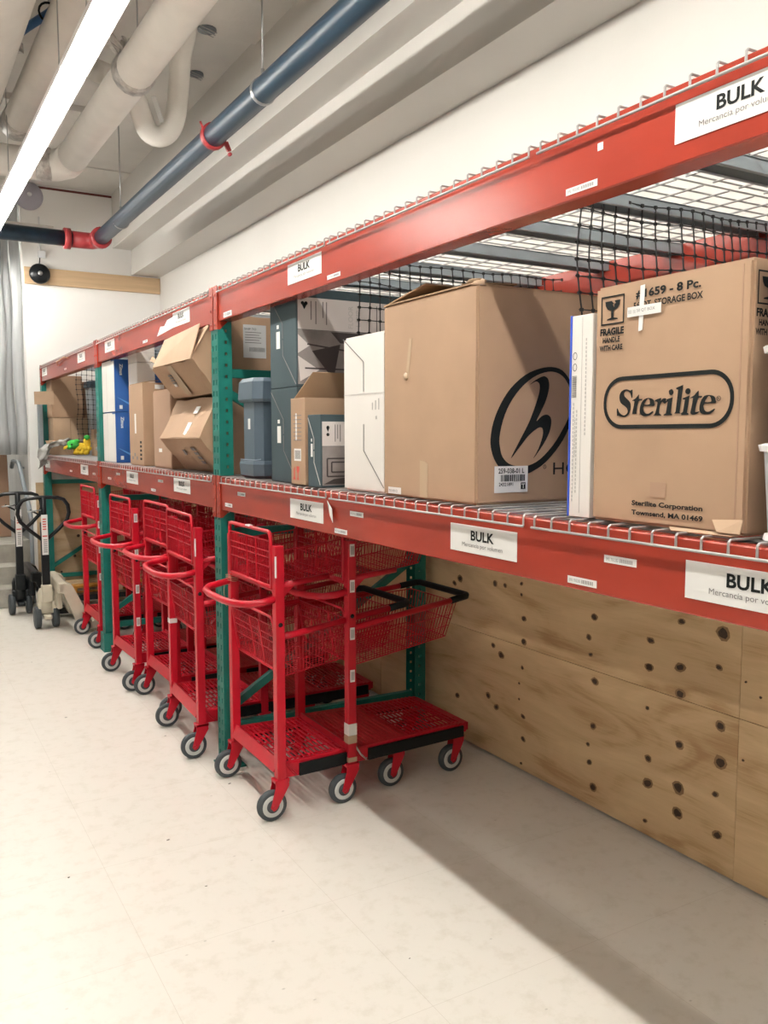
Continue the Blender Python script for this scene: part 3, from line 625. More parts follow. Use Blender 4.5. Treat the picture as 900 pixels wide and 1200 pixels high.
# wire decks
def deck(y0, y1, z, label):
    root = empty('wire_deck'); xf = FX-.004
    mb = MB(); r = .0027; n = max(2, int(round((y1-y0-.02)/.0585)))
    for k in range(n+1):
        y = y0+.01+(y1-y0-.02)*k/n
        mb.tube([(xf-.001, y, z-.020), (xf-.001, y, z+.003), (xf+.004, y, z+.007), (BX-.006, y, z+.007)], r, 5)
    nx = 10
    for k in range(nx+1): x = xf+.07+(BX-.02-xf-.07)*k/nx; mb.tube([(x, y0+.005, z+.002), (x, y1-.005, z+.002)], r, 5)
    mb.tube([(xf-.006, y0+.005, z-.020), (xf-.006, y1-.005, z-.020)], .0032, 6)
    mb.build('wire_mesh', GALV, root)
    for f in (.17, .5, .83):
        y = y0+(y1-y0)*f; mb = MB()
        mb.box((FX+.044, y-.025, z-.006), (BX-.044, y+.025, z-.002)); mb.box((FX+.044, y-.025, z-.038), (BX-.044, y-.022, z-.003)); mb.box((FX+.044, y+.022, z-.038), (BX-.044, y+.025, z-.003))
        mb.box((FX+.044, y-.035, z-.039), (BX-.044, y-.022, z-.036)); mb.box((FX+.044, y+.022, z-.039), (BX-.044, y+.035, z-.036))
        mb.build('support_channel', CHAN, root)
    tag(root, label, 'wire shelf', 'galvanised wire decks on the rack'); settle(root)
pan = [(0.07, 0.50), (0.52, 1.545), (1.565, 2.60), (2.62, 3.70), (3.82, 5.0), (5.02, 6.205), (6.32, 7.5), (7.52, 8.70)]
ord_ = ['at the right picture edge', 'beneath the largest printed carton side', 'around the round-logo carton', 'next to the nearest green upright', 'in the middle bay, nearer half', 'in the middle bay, farther half', 'in the farthest bay, nearer half', 'in the farthest bay, farther half']
for z, w in ((ZU, 'upper'), (ZL, 'lower')):
    for (a, b), o_ in zip(pan, ord_): deck(a, b, z, f'{w} galvanised wire deck {o_}')

# black nets hung across the rack
def net(y, x0, x1, z0, z1, label, seed=0, amp=1.0):
    rr = random.Random(seed); mb = MB(); g = .044; nx = int((x1-x0)/g); nz = int((z1-z0)/g)
    ph = rr.uniform(0, 6)
    def P(i, k):
        x = x0+g*i; z = z1-g*k
        return Vector((x+.006*sin(k*.8+ph)*(1 if i < 2 else .4), y+amp*(.018*sin(i*.42+ph)+.010*sin(k*.6+i*.2)), z-.012*sin(pi*i/nx)*(1 if k < 3 else .5)+.003*sin(i*.9)))
    for i in range(nx+1): mb.tube([P(i, k) for k in range(nz+1)], .0021, 4)
    for k in range(nz+1): mb.tube([P(i, k) + (Vector((-.008, 0, 0)) if i == 0 else Vector()) for i in range(nx+1)], .0021, 4)
    for i in range(nx+1):
        for k in range(nz+1):
            p = P(i, k); mb.box((p.x-.0042, p.y-.003, p.z-.0042), (p.x+.0042, p.y+.003, p.z+.0042))
    o = mb.build('safety_net', NETM); tag(o, label, 'net', 'black plastic nets hung across the rack'); settle(o)
net(1.70, 1.59, 2.36, 1.42, 2.185, 'black plastic net hanging between the two large printed cartons', 1)
net(2.632, 1.43, 2.36, 1.42, 2.165, 'black plastic net hanging behind the tall white carton', 2, .7)
net(6.355, 1.62, 2.36, 1.42, 2.175, 'black plastic net hanging beside the blue and white cartons', 3)
net(8.02, 1.50, 2.36, 1.40, 2.175, 'black plastic net hanging in the farthest bay beside the plush bird', 4)

# ================================================================== cartons
ZS = 1.3655   # top of the wire deck
def carton_body(mb, x0, x1, y0, y1, z0, z1, bev=.004, bulge=.004, seed=0):
    rr = random.Random(seed); bm = bmesh.new(); bmesh.ops.create_cube(bm, size=1)
    bmesh.ops.bevel(bm, geom=list(bm.edges), offset=min(.02, bev/max(.05, min(x1-x0, y1-y0, z1-z0))), segments=2, affect='EDGES')
    bmesh.ops.subdivide_edges(bm, edges=[e for e in bm.edges if e.calc_length() > .5], cuts=5, use_grid_fill=True)
    for v in bm.verts:
        c = v.co; w = [max(0, 1-(2*abs(c[i]))**2) for i in range(3)]
        for i in range(3):
            j, k = (i+1) % 3, (i+2) % 3
            if abs(c[i]) > .47:
                amp = bulge*w[j]*w[k] + rr.uniform(-.25, .25)*bulge
                if i == 2 and c[i] < 0: amp = 0
                c[i] += math.copysign(amp/((x1-x0, y1-y0, z1-z0)[i]), c[i])
        v.co = Vector(((x0+x1)/2+c.x*(x1-x0), (y0+y1)/2+c.y*(y1-y0), (z0+z1)/2+c.z*(z1-z0)))
    bm.verts.index_update(); mb.add([tuple(v.co) for v in bm.verts], [[v.index for v in f.verts] for f in bm.faces]); bm.free()
def plate(mb, pts, th=.004):
    """thin sheet from 4 corner points"""
    a = [Vector(p) for p in pts]; n = (a[1]-a[0]).cross(a[2]-a[0]).normalized()*th
    mb.add([tuple(p) for p in a] + [tuple(p+n) for p in a], [(3,2,1,0), (4,5,6,7), (0,1,5,4), (1,2,6,5), (2,3,7,6), (3,0,4,7)])
FR = lambda y, z, x: (x, y, z)

# --- printed brown carton facing the aisle
root = empty('cardboard_box'); xs = 1.34
mb = MB(); carton_body(mb, xs, 1.93, 1.003, 1.392, ZS, 1.865, .005, .0); mb.build('carton', CARD, root)
mb = MB(); mb.box((xs-.0009, 1.022, 1.385), (xs+.002, 1.025, 1.855)); mb.build('crease', CARD2, root)
mb = MB(); plate(mb, [(xs-.003, 1.003, ZS+.002), (xs-.003, 1.17, ZS+.002), (xs-.010, 1.16, ZS-.004), (xs-.014, 1.02, ZS-.002)], .003); plate(mb, [(xs-.001, 1.003, ZS+.03), (xs-.001, 1.07, ZS+.025), (xs-.012, 1.05, ZS+.004), (xs-.010, 1.003, ZS+.004)], .003); mb.build('crumpled_corner', CARDL, root)
xp = xs-.0012
HX = .30
import itertools
def rrect(y0, y1, z0, z1, r, n=10):
    out = []
    for cy, cz, a0 in ((y1-r[0], z1-r[1], 0), (y0+r[0], z1-r[1], pi/2), (y0+r[0], z0+r[1], pi), (y1-r[0], z0+r[1], 1.5*pi)):
        for k in range(n+1): a = a0+pi/2*k/n; out.append((cy+r[0]*cos(a), cz+r[1]*sin(a)))
    return out
flat([rrect(1.033, 1.361, 1.563, 1.672, (.052, .052)), rrect(1.0415, 1.3525, 1.5715, 1.6635, (.044, .044))], 'x', xp, INK, root, 'oval_border')
lt = [smoothpoly(p, 2) if i not in (5, 7, 8) else p for i, p in enumerate(STER)]
flat(lt, 'x', xp, INK, root, 'lettering')
flat([[(1.0665+.0048*cos(a*.5236), 1.618+.0048*sin(a*.5236)) for a in range(12)], [(1.0665+.0038*cos(a*.5236), 1.618+.0038*sin(a*.5236)) for a in range(12)]], 'x', xp, INK, root, 'registered_ring')
text('R', (xp, 1.0685, 1.6155), (0,-1,0), .004, .005, INK, root)
text('#1659 - 8 Pc.', (xp, 1.276, 1.8285), (0,-1,0), .162, .0155, INK, root, bold=.03)
text('56 QT. STORAGE BOX', (xp, 1.282, 1.8075), (0,-1,0), .173, .0125, INK, root, bold=.025)
text('FRAGILE', (xp, 1.375, 1.762), (0,-1,0), .068, .0135, INK, root, bold=.045)
text('HANDLE', (xp, 1.367, 1.746), (0,-1,0), .049, .0105, INK, root, bold=.04)
text('WITH CARE', (xp, 1.376, 1.7295), (0,-1,0), .066, .0105, INK, root, bold=.04)
text('Sterilite Corporation', (xp, 1.273, 1.4055), (0,-1,0), .179, .0095, INK, root, bold=.03)
text('Townsend, MA 01469', (xp, 1.273, 1.386), (0,-1,0), .180, .0095, INK, root, bold=.03)
def glass(u, root, plane, const, s=1, z=0):
    """fragile glass symbol in a frame, u maps 0..1 to the across coordinate"""
    Z = lambda t: 1.783+.060*t+z
    Q = lambda pts: [(u(a), Z(b)) for a, b in pts]
    flat([Q([(0,0),(1,0),(1,1),(0,1)]), Q([(.05,.05),(.95,.05),(.95,.95),(.05,.95)])], plane, const, INK, root, 'symbol_frame')
    flat([Q([(.17,.82),(.46,.82),(.56,.70),(.50,.70),(.56,.58),(.58,.72),(.64,.72),(.58,.82),(.83,.82),(.80,.66),(.70,.54),(.55,.49),(.55,.24),(.72,.20),(.74,.16),(.25,.16),(.27,.20),(.44,.24),(.44,.49),(.28,.54),(.20,.66)])], plane, const, INK, root, 'glass_symbol')
glass(lambda t: 1.374-.066*t, root, 'x', xp)
# right-hand narrow side
ys = 1.003-.0012
glass(lambda t: 1.352+.066*t, root, 'y', ys)
text('FRAGILE', (1.350, ys, 1.762), (1,0,0), .068, .0135, INK, root, bold=.045); text('HANDLE', (1.358, ys, 1.746), (1,0,0), .049, .0105, INK, root, bold=.04); text('WITH CARE', (1.349, ys, 1.7295), (1,0,0), .066, .0105, INK, root, bold=.04)
mb = MB(); mb.prism([(1.264, 1.852), (1.252, 1.853), (1.256, 1.763), (1.267, 1.761)], 0, xp-.001, xp-.0003); mb.build('white_tape', LABEL, root)
lb = rect_print('shipping_label', 'x', xp-.0022, 1.208, 1.297, 1.792, 1.812, LABEL, root)
text('|||| ||| 50 QT BOX', (xp-.0023, 1.293, 1.800), (0,-1,0), .07, .006, INKG, lb)
mb = MB(); mb.box((xp-.0004, 1.185, 1.425), (xp, 1.225, 1.455)); mb.build('tape_patch', CARD2, root)
tag(root, 'tall brown carton with the oval-framed name printed across its front', 'cardboard box'); settle(root)

# --- thin white carton with blue edge
root = empty('thin_carton')
mb = MB(); mb.box((1.345, 1.4045, ZS), (1.93, 1.470, 1.815), .002); mb.build('carton', PAPER, root)
mb = MB(); mb.box((1.3435, 1.4705, ZS), (1.93, 1.4745, 1.8165), .001); mb.build('blue_side', BLUEB, root)
rect_print('fold_line', 'x', 1.3443, 1.436, 1.4368, ZS+.01, 1.81, INKL, root)
for z in (1.726, 1.701): flat([[(1.458+.007*cos(a*.5236), z+.009*sin(a*.5236)) for a in range(12)], [(1.458+.005*cos(a*.5236), z+.007*sin(a*.5236)) for a in range(12)]], 'x', 1.3442, INKG, root, 'ring_symbol')
mb = MB()
for k in range(14): mb.box((1.3438, 1.452, 1.635+k*.0035), (1.3444, 1.465, 1.6365+k*.0035))
mb.build('barcode', INKG, root)
text('MADE FOR INDOOR USE ONLY', (1.3442, 1.452, 1.50), (0,0,1), .09, .004, INKG, root, up=(0,1,0)); text('ASSEMBLY REQUIRED', (1.3442, 1.425, 1.58), (0,0,1), .10, .004, INKG, root, up=(0,1,0)) if False else None
mb = MB()
for yy, za, zb in ((1.4585, 1.40, 1.62), (1.448, 1.42, 1.60), (1.4215, 1.55, 1.76)):
    z = za
    while z < zb: mb.box((1.3439, yy, z), (1.3444, yy+.003, z+.006)); z += .009
mb.build('small_print', INKL, root)
tag(root, 'thin white carton with a bright blue edge standing against the printed brown carton', 'box'); settle(root)

# --- carton with the round logo
root = empty('cardboard_box')
mb = MB(); carton_body(mb, 1.335, 2.02, 1.815, 2.295, ZS, 1.940, .005, .0); mb.build('carton', CARD, root)
flat([smoothpoly(HLOGO[0]), smoothpoly(HLOGO[1])], 'y', 1.8138, INK, root, 'logo_ring')
flat([smoothpoly(HLOGO[2], 3)], 'y', 1.8138, INK, root, 'logo_letter')
text('HOMEDICS', (1.599, 1.8138, 1.441), (1,0,0), .33, .034, INK, root)
mb = MB(); mb.box((1.395, 1.8122, 1.396), (1.508, 1.8136, 1.467)); lb = mb.build('barcode_label', LABEL, root)
text('259-038-01 L', (1.407, 1.812, 1.448), (1,0,0), .088, .013, INK, lb, bold=.02); text('24321891', (1.409, 1.812, 1.414), (1,0,0), .048, .009, INK, lb, bold=.02)
mb = MB(); rr = random.Random(2); x = 1.416
while x < 1.495: w = rr.choice((.0015, .0025, .004)); mb.box((x, 1.8116, 1.426), (x+w, 1.8121, 1.444)); x += w+rr.choice((.0015, .0025))
mb.box((1.484, 1.8116, 1.404), (1.500, 1.8121, 1.422)); mb.build('barcode', INK, lb)
mb = MB(); mb.box((1.486, 1.811, 1.417), (1.498, 1.8116, 1.419)); mb.box((1.491, 1.811, 1.406), (1.493, 1.8116, 1.418)); mb.build('symbol', LABEL, lb)
flat([[(1.569+.006*cos(a*.5236), 1.463+.006*sin(a*.5236)) for a in range(12)], [(1.569+.0045*cos(a*.5236), 1.463+.0045*sin(a*.5236)) for a in range(12)]], 'y', 1.8138, INK, root, 'registered_ring')
text('R', (1.5668, 1.8138, 1.4605), (1,0,0), .0045, .006, INK, root)
# tape pieces on front
mb = MB(); mb.prism([(2.045, ZS+.005), (2.045, 1.47), (2.06, 1.475), (2.085, 1.478), (2.085, ZS+.005)], 0, 1.3335, 1.3345); mb.build('packing_tape', TAPE, root)
mb = MB(); mb.prism([(2.13, 1.83), (2.145, 1.83), (2.165, 1.72), (2.15, 1.715)], 0, 1.3335, 1.3345); mb.blob((1.333, 2.163, 1.722), (.006, .010, .012), 8, 6); mb.build('tape_curl', TAPE, root)
lb = rect_print('barcode_label', 'x', 1.3335, 2.19, 2.265, 1.372, 1.392, LABEL, root); text('TX 00112', (1.3333, 2.26, 1.378), (0,-1,0), .05, .007, INK, lb)
# flaps
mb = MB(); plate(mb, [(1.335, 2.295, 1.942), (1.99, 2.295, 1.942), (1.96, 2.10, 1.985), (1.36, 2.10, 1.985)], .004)
plate(mb, [(1.345, 1.818, 1.941), (1.38, 1.95, 1.962), (1.98, 1.95, 1.965), (2.01, 1.818, 1.942)], .004)
plate(mb, [(1.337, 2.28, 1.941), (1.337, 1.83, 1.941), (1.50, 1.86, 1.955), (1.50, 2.25, 1.960)], .004); mb.build('top_flap', CARDD, root)
mb = MB(); mb.blob((1.350, 1.83, 1.943), (.018, .022, .010), 8, 6, .25, random.Random(4)); mb.blob((1.345, 1.845, 1.951), (.012, .03, .005), 8, 5, .3, random.Random(6)); mb.build('torn_corner', CARDL, root)
tag(root, 'widest brown carton with a black letter in an oval ring on its side', 'cardboard box'); settle(root)

# --- white carton
root = empty('white_carton')
mb = MB(); carton_body(mb, 1.342, 1.85, 2.302, 2.575, ZS, 1.872, .004, .0); mb.build('carton', PAPER, root)
mb = MB(); X = 1.3405
for a, b in (((2.575, 1.868), (2.435, 1.785)), ((2.435, 1.785), (2.435, 1.69)), ((2.435, 1.585), (2.435, 1.50)), ((2.435, 1.50), (2.305, 1.385))):
    mb.beam((X, *a), (X, *b), .0022, .0012, up=(1,0,0))
mb.build('flap_slit', INKG, root)
rect_print('fold_line', 'x', X, 2.303, 2.574, 1.682, 1.6832, INKL, root)
mb = MB()
for k in range(3): mb.box((X, 2.335+k*.02, 1.63), (X+.0008, 2.34+k*.02, 1.665-.006*k))
mb.box((X, 2.35, 1.60), (X+.0008, 2.358, 1.61)); mb.build('small_print', INKL, root)
tag(root, 'tall plain white carton with slit flaps left of the round-logo carton', 'box'); settle(root)

# --- slate cartons (three)
def slate(x0, x1, y0, y1, z0, z1, label, big=True, grp='slate grey lamp cartons'):
    root = empty('slate_carton')
    mb = MB(); mb.box((x0, y0, z0), (x1, y1, z1), .003); mb.build('carton', SLATE, root)
    X = x0-.0008; w = y1-y0; h = z1-z0; ym = (y0+y1)/2
    mb = MB()
    for a, b in (((y1-.004, z1-.01), (ym, z1-h*.33)), ((ym, z1-h*.33), (ym, z1-h*.48)), ((y0+.004, z0+.01), (ym, z0+h*.34)), ((ym, z0+h*.34), (ym, z0+h*.5))): mb.beam((X, *a), (X, *b), .003, .0012, up=(1,0,0))
    mb.build('flap_slit', INKG if big else INKL, root)
    mb = MB(); mb.box((X-.0004, ym+w*.10, z0+h*.42), (X, ym+w*.24, z0+h*.60)); mb.box((X-.0004, ym+w*.14, z0+h*.63), (X, ym+w*.22, z0+h*.67)); mb.build('barcode_label', LABEL, root)
    Y = y0-.0008
    return root, Y
W2 = 1.732
for zi, (z0, z1) in enumerate(((ZS, W2-.001), (W2, 2.098))):
    root, Y = slate(1.345, 2.05, 2.965, 3.215, z0, z1, '')
    zt = z1-.033; zm = zt-.118
    rect_print('white_panel', 'y', Y, 1.352, 2.045, zm, zt, LILAC, root)
    rect_print('room_photo', 'y', Y, 1.352, 2.045, z0+.01, zm-.001, PHOTO, root)
    mb = MB(); mb.prism([(1.352, zm-.02), (1.40, zm-.06), (1.352, zm-.09)], 1, Y-.0006, Y); mb.prism([(1.36, z0+.02), (1.352, zm-.10), (1.44, zm-.15)], 1, Y-.0006, Y); mb.build('pale_photo_shape', LILAC, root)
    mb = MB(); mb.prism([(1.41, zm-.08), (1.53, zm-.05), (1.50, z0+.03)], 1, Y-.0006, Y); mb.prism([(1.49, zm-.005), (1.72, zm-.005), (1.70, zm-.055), (1.53, zm-.045)], 1, Y-.0008, Y)
    for a, b in (((1.39, zm-.055), (1.90, zm-.11)), ((1.38, zm-.145), (2.0, zm-.145)), ((1.38, zm-.20), (1.95, zm-.16))): mb.beam((a[0], Y-.0005, a[1]), (b[0], Y-.0005, b[1]), .006, .001, up=(0,1,0))
    mb.build('dark_photo_shape', DPHOTO, root)
    for k, xx in enumerate((1.395, 1.405)): pass
    mb = MB(); mb.disc((1.372, Y-.0003, zt-.022), (0,-1,0), [(0, .007), (.0005, .007)], 10); mb.disc((1.386, Y-.0003, zt-.022), (0,-1,0), [(0, .007), (.0005, .007)], 10); mb.prism([(1.366, zt-.022), (1.392, zt-.022), (1.379, zt-.045)], 1, Y-.0007, Y); mb.build('bulb_symbols', INK, root)
    # sideways lettering
    text('FLOOR', (1.585, Y-.0004, zt-.105), (0,0,1), .085, .020, INKL, root, up=(-1,0,0)); text('LAMP', (1.618, Y-.0004, zt-.095), (0,0,1), .060, .020, INKL, root, up=(-1,0,0))
    mb = MB()
    for c, (xx, ln) in enumerate(((1.405, .07), (1.425, .085), (1.455, .06), (1.47, .085), (1.69, .10), (1.705, .06))):
        mb.box((xx, Y-.0006, zt-.012-ln), (xx+.004, Y, zt-.012))
    mb.build('small_print', INKG, root)
    tag(root, ['slate grey lamp carton, lower of the stack right of the tote', 'slate grey lamp carton with room photo, upper of the stack right of the tote'][zi], 'box', 'slate grey lamp cartons'); settle(root)
root, Y = slate(1.310, 1.75, 2.690, 2.795, ZS, 1.622, '', False)
zt = 1.597; rect_print('white_panel', 'y', Y, 1.316, 1.745, 1.512, zt, LILAC, root); rect_print('room_photo', 'y', Y, 1.316, 1.745, ZS+.008, 1.511, PHOTO, root)
mb = MB(); mb.prism([(1.32, ZS+.012), (1.42, ZS+.012), (1.42, ZS+.035), (1.36, ZS+.03)], 1, Y-.0006, Y)
for a, b in (((1.335, 1.468), (1.50, 1.468)), ((1.335, 1.468), (1.335, 1.405)), ((1.335, 1.405), (1.5, 1.405)), ((1.352, 1.455), (1.5, 1.455)), ((1.352, 1.455), (1.352, 1.42)), ((1.352, 1.42), (1.5, 1.42))): mb.beam((a[0], Y-.0008, a[1]), (b[0], Y-.0008, b[1]), .005, .001, up=(0,1,0))
mb.build('photo_table', DPHOTO, root)
mb = MB(); mb.disc((1.338, Y-.0003, zt-.02), (0,-1,0), [(0, .006), (.0005, .006)], 10); mb.prism([(1.332, zt-.022), (1.344, zt-.022), (1.338, zt-.036)], 1, Y-.0007, Y); mb.disc((1.338, Y-.0003, zt-.045), (0,-1,0), [(0, .006), (.0005, .006)], 10)
mb.build('bulb_symbols', INK, root)
mb = MB()
for xx, ln in ((1.365, .06), (1.375, .05), (1.385, .06)): mb.box((xx, Y-.0006, zt-.01-ln), (xx+.003, Y, zt-.01))
mb.build('small_print', INKG, root)
tag(root, 'small slate grey carton with a table photo in front of the white carton', 'box'); settle(root)

# --- brown open carton
root = empty('open_carton')
mb = MB(); t = .004; x0, x1, y0, y1, z1 = 1.312, 1.72, 2.822, 2.945, 1.685
mb.box((x0, y0, ZS), (x0+t, y1, z1)); mb.box((x1-t, y0, ZS), (x1, y1, z1)); mb.box((x0+t, y0, ZS), (x1-t, y0+t, z1)); mb.box((x0+t, y1-t, ZS), (x1-t, y1, z1)); mb.box((x0, y0, ZS), (x1, y1, ZS+t)); mb.build('carton', CARD, root)
mb = MB(); plate(mb, [(x0+.01, y1-.004, z1), (x1-.01, y1-.004, z1), (x1-.02, y1-.035, z1+.10), (x0+.075, y1-.035, z1+.10)], .004); mb.build('raised_flap', CARDD, root)
mb = MB(); plate(mb, [(x0, y0, z1), (x0, y1, z1), (x0+.06, y1-.01, z1-.006), (x0+.06, y0+.01, z1-.006)], .003); mb.build('front_flap', CARDL, root)
lb = rect_print('barcode_label', 'x', x0-.0008, y0+.035, y0+.095, 1.455, 1.50, LABEL, root)
mb = MB()
for k in range(12): mb.box((x0-.0012, y0+.04+k*.0042, 1.462), (x0-.0008, y0+.042+k*.0042, 1.494))
mb.build('barcode', INKG, lb)
rect_print('worn_tape', 'x', x0-.0008, y0+.07, y0+.082, 1.53, 1.63, LABEL, root)
mb = MB()
for k in range(7): mb.box((x0-.0008, y0+.03, 1.53+k*.015), (x0-.0002, y0+.10, 1.533+k*.015))
mb.build('small_print', INKG, root)
flat([[(2.90+a, 1.385+b) for a, b in ((-.025,0),(-.005,0),(-.011,.01),(-.011,.025),(-.003,.035),(-.003,.05),(-.027,.05),(-.027,.035),(-.019,.025),(-.019,.01))], [(2.90+a, 1.385+b) for a, b in ((.005,0),(.03,0),(.022,.012),(.022,.04),(.012,.05),(.012,.012))]], 'x', x0-.0008, REDI, root, 'red_glass_symbol')
tag(root, 'brown carton with a raised flap beside the small slate carton', 'cardboard box'); settle(root)

# --- grey-blue tote standing on end
root = empty('storage_tote')
def octo(x0, x1, y0, y1, c): return [(x0+c, y0), (x1-c, y0), (x1, y0+c), (x1, y1-c), (x1-c, y1), (x0+c, y1), (x0, y1-c), (x0, y0+c)]
def loft(mb, secs, smooth=False):
    n = len(secs[0][1]); vs = [(u, v, z) for z, pl in secs for u, v in pl]
    fs = [(i*n+k, i*n+(k+1) % n, (i+1)*n+(k+1) % n, (i+1)*n+k) for i in range(len(secs)-1) for k in range(n)]
    fs += [list(range(n))[::-1], [(len(secs)-1)*n+k for k in range(n)]]; mb.add(vs, fs, smooth)
mb = MB(); loft(mb, [(ZS+.065, octo(1.352, 1.66, 3.385, 3.565, .03)), (1.715, octo(1.352, 1.66, 3.385, 3.565, .03))]); mb.build('tub', TOTE, root)
mb = MB(); loft(mb, [(ZS, octo(1.358, 1.665, 3.38, 3.57, .03)), (ZS+.012, octo(1.340, 1.675, 3.365, 3.585, .035)), (ZS+.06, octo(1.336, 1.678, 3.36, 3.59, .035)), (ZS+.075, octo(1.340, 1.675, 3.365, 3.585, .035))]); mb.build('lower_rim', TOTE, root)
mb = MB(); loft(mb, [(1.690, octo(1.340, 1.675, 3.365, 3.585, .035)), (1.702, octo(1.334, 1.68, 3.358, 3.592, .035)), (1.775, octo(1.338, 1.676, 3.362, 3.588, .035)), (1.792, octo(1.352, 1.665, 3.38, 3.572, .03))]); mb.build('upper_rim', TOTE, root)
rect_print('sticker', 'x', 1.3512, 3.46, 3.485, 1.575, 1.62, LABEL, root)
mb = MB(); mb.beam((1.3505, 3.575, ZS+.079), (1.3505, 3.40, ZS+.079), .004, .004); mb.beam((1.3505, 3.40, ZS+.079), (1.60, 3.3605, ZS+.115), .004, .004); mb.build('painted_rim_highlight', mat('tote_highlight', (0.30, 0.36, 0.42), 0.35), root)  # pale strips paint a highlight along the tote's lower rim
tag(root, 'blue grey plastic tote standing on end beside the nearest green upright', 'storage tote'); settle(root)

# --- stack of white-lidded clear bins at the right picture edge
zz = ZS
for k, lab in enumerate(('clear plastic bin with white lid, lowest of the stack at the right edge', 'clear plastic bin with white lid, second of the stack at the right edge', 'clear plastic bin with white lid, topmost of the stack at the right edge')):
    root = empty('plastic_bin'); h = .171
    x0, x1, y0, y1 = 1.318+.003*k, 1.80, .50, .972
    mb = MB(); loft(mb, [(zz+.010, octo(x0+.012, x1-.012, y0+.012, y1-.012, .018)), (zz+h-.016, octo(x0+.004, x1-.004, y0+.004, y1-.004, .018))]); mb.build('tub', FROST, root)
    mb = MB(); loft(mb, [(zz, octo(x0+.006, x1-.006, y0+.006, y1-.006, .018)), (zz+.011, octo(x0+.008, x1-.008, y0+.008, y1-.008, .018))]); mb.build('base_rim', WHITEP, root) if k == 0 else None
    mb = MB(); loft(mb, [(zz+h-.015, octo(x0-.002, x1+.002, y0-.002, y1+.002, .02)), (zz+h-.004, octo(x0-.004, x1+.004, y0-.004, y1+.004, .02)), (zz+h-.001, octo(x0+.004, x1-.004, y0+.004, y1-.004, .02))]); mb.build('lid', WHITEP, root)
    tag(root, lab, 'storage bin', 'clear plastic bins at the right edge'); settle(root); zz += h

# --- leaning and tipped cartons of the middle bay
def slab_carton(name, m, pts_xz, y0, y1, root, yoff=None):
    """carton whose section in x-z is a polygon, extruded along y with slight twist"""
    mb = MB(); n = len(pts_xz); q = yoff or [0]*n
    vs = [(u, y0+q[i], w) for i, (u, w) in enumerate(pts_xz)] + [(u+.004, y1-q[i]*.5, w-.004*(w > ZS+.05)) for i, (u, w) in enumerate(pts_xz)]
    mb.add(vs, [list(range(n))[::-1], list(range(n, 2*n))] + [(i, (i+1) % n, n+(i+1) % n, n+i) for i in range(n)])
    o = mb.build(name, m, root)
    bm = bmesh.new(); bm.from_mesh(o.data)
    bmesh.ops.subdivide_edges(bm, edges=list(bm.edges), cuts=7, use_grid_fill=True)
    bmesh.ops.triangulate(bm, faces=[f for f in bm.faces if len(f.verts) > 4])
    from mathutils import noise as nz
    for v in bm.verts:
        d = nz.noise_vector(v.co*5.5)*.011 + nz.noise_vector(v.co*17)*.004
        if v.co.z < min(w for u, w in pts_xz)+.02: d.z = abs(d.z)*.2; d.x *= .4
        d.y = -abs(d.y)*.0 + d.y*.25
        v.co += d
    bm.to_mesh(o.data); bm.free()
    return o
root = empty('cardboard_box')
slab_carton('carton', CARD, [(1.40, ZS), (2.05, ZS), (2.02, 1.70), (1.36, 1.735), (1.262, 1.537)], 3.865, 4.56, root)
mb = MB(); mb.beam((1.2595, 3.87, 1.537), (1.2635, 4.555, 1.533), .006, .004); mb.build('torn_edge', CARDL, root)
mb = MB(); plate(mb, [(1.266, 4.10, 1.545), (1.266, 4.16, 1.545), (1.300, 4.16, 1.613), (1.300, 4.10, 1.613)], .002); plate(mb, [(1.318, 4.08, 1.656), (1.318, 4.14, 1.656), (1.334, 4.13, 1.69), (1.334, 4.07, 1.69)], .003); mb.build('label_scrap', LABEL, root)
mb = MB(); plate(mb, [(1.302, 4.28, 1.475), (1.302, 4.24, 1.475), (1.318, 4.24, 1.45), (1.318, 4.28, 1.45)], .0016)
for k in range(4): plate(mb, [(1.29+.018*k, 4.11, 1.488-.022*k), (1.29+.018*k, 4.05, 1.488-.022*k), (1.30+.018*k, 4.05, 1.475-.022*k), (1.30+.018*k, 4.11, 1.475-.022*k)], .0016)
mb.build('printed_mark', INKG, root)
tag(root, 'crushed brown carton bulging over the shelf edge, lower of the tipped pair', 'cardboard box'); settle(root)
root = empty('cardboard_box')
slab_carton('carton', CARD, [(1.345, 1.748), (2.02, 1.735), (2.06, 2.095), (1.40, 2.118), (1.30, 2.04), (1.236, 1.898)], 3.865, 4.56, root, [0, 0, 0, 0, .01, 0])
mb = MB(); plate(mb, [(1.232, 4.53, 1.90), (1.232, 3.885, 1.90), (1.285, 3.90, 2.065), (1.292, 4.50, 2.045)], .004); plate(mb, [(1.236, 3.872, 1.91), (1.30, 3.868, 2.05), (1.34, 3.862, 2.10), (1.25, 3.855, 1.95)], .003); mb.build('open_flap', CARDL, root)
mb = MB(); plate(mb, [(1.2345, 4.30, 1.893), (1.2345, 4.22, 1.893), (1.335, 4.20, 1.752), (1.335, 4.28, 1.752)], .0012); mb.build('packing_tape', TAPE, root)
mb = MB()
for k in range(4): plate(mb, [(1.262+.008*k, 4.37, 1.853-.012*k), (1.262+.008*k, 4.31, 1.853-.012*k), (1.267+.008*k, 4.31, 1.846-.012*k), (1.267+.008*k, 4.37, 1.846-.012*k)], .0014)
mb.build('printed_mark', INKG, root)
mb = MB(); plate(mb, [(1.295, 4.37, 1.808), (1.295, 4.33, 1.808), (1.303, 4.33, 1.796), (1.303, 4.37, 1.796)], .0018); mb.build('label_scrap', LABEL, root)
mb = MB(); mb.box((1.48, 3.8625, 1.915), (1.595, 3.8642, 2.07)); lb = mb.build('shipping_label', LABG, root)
text('SHIP TO', (1.485, 3.8622, 2.045), (1,0,0), .06, .010, INK, lb); mb = MB()
for k in range(16): mb.box((1.51+k*.005, 3.8615, 1.945), (1.5125+k*.005, 3.8622, 1.965))
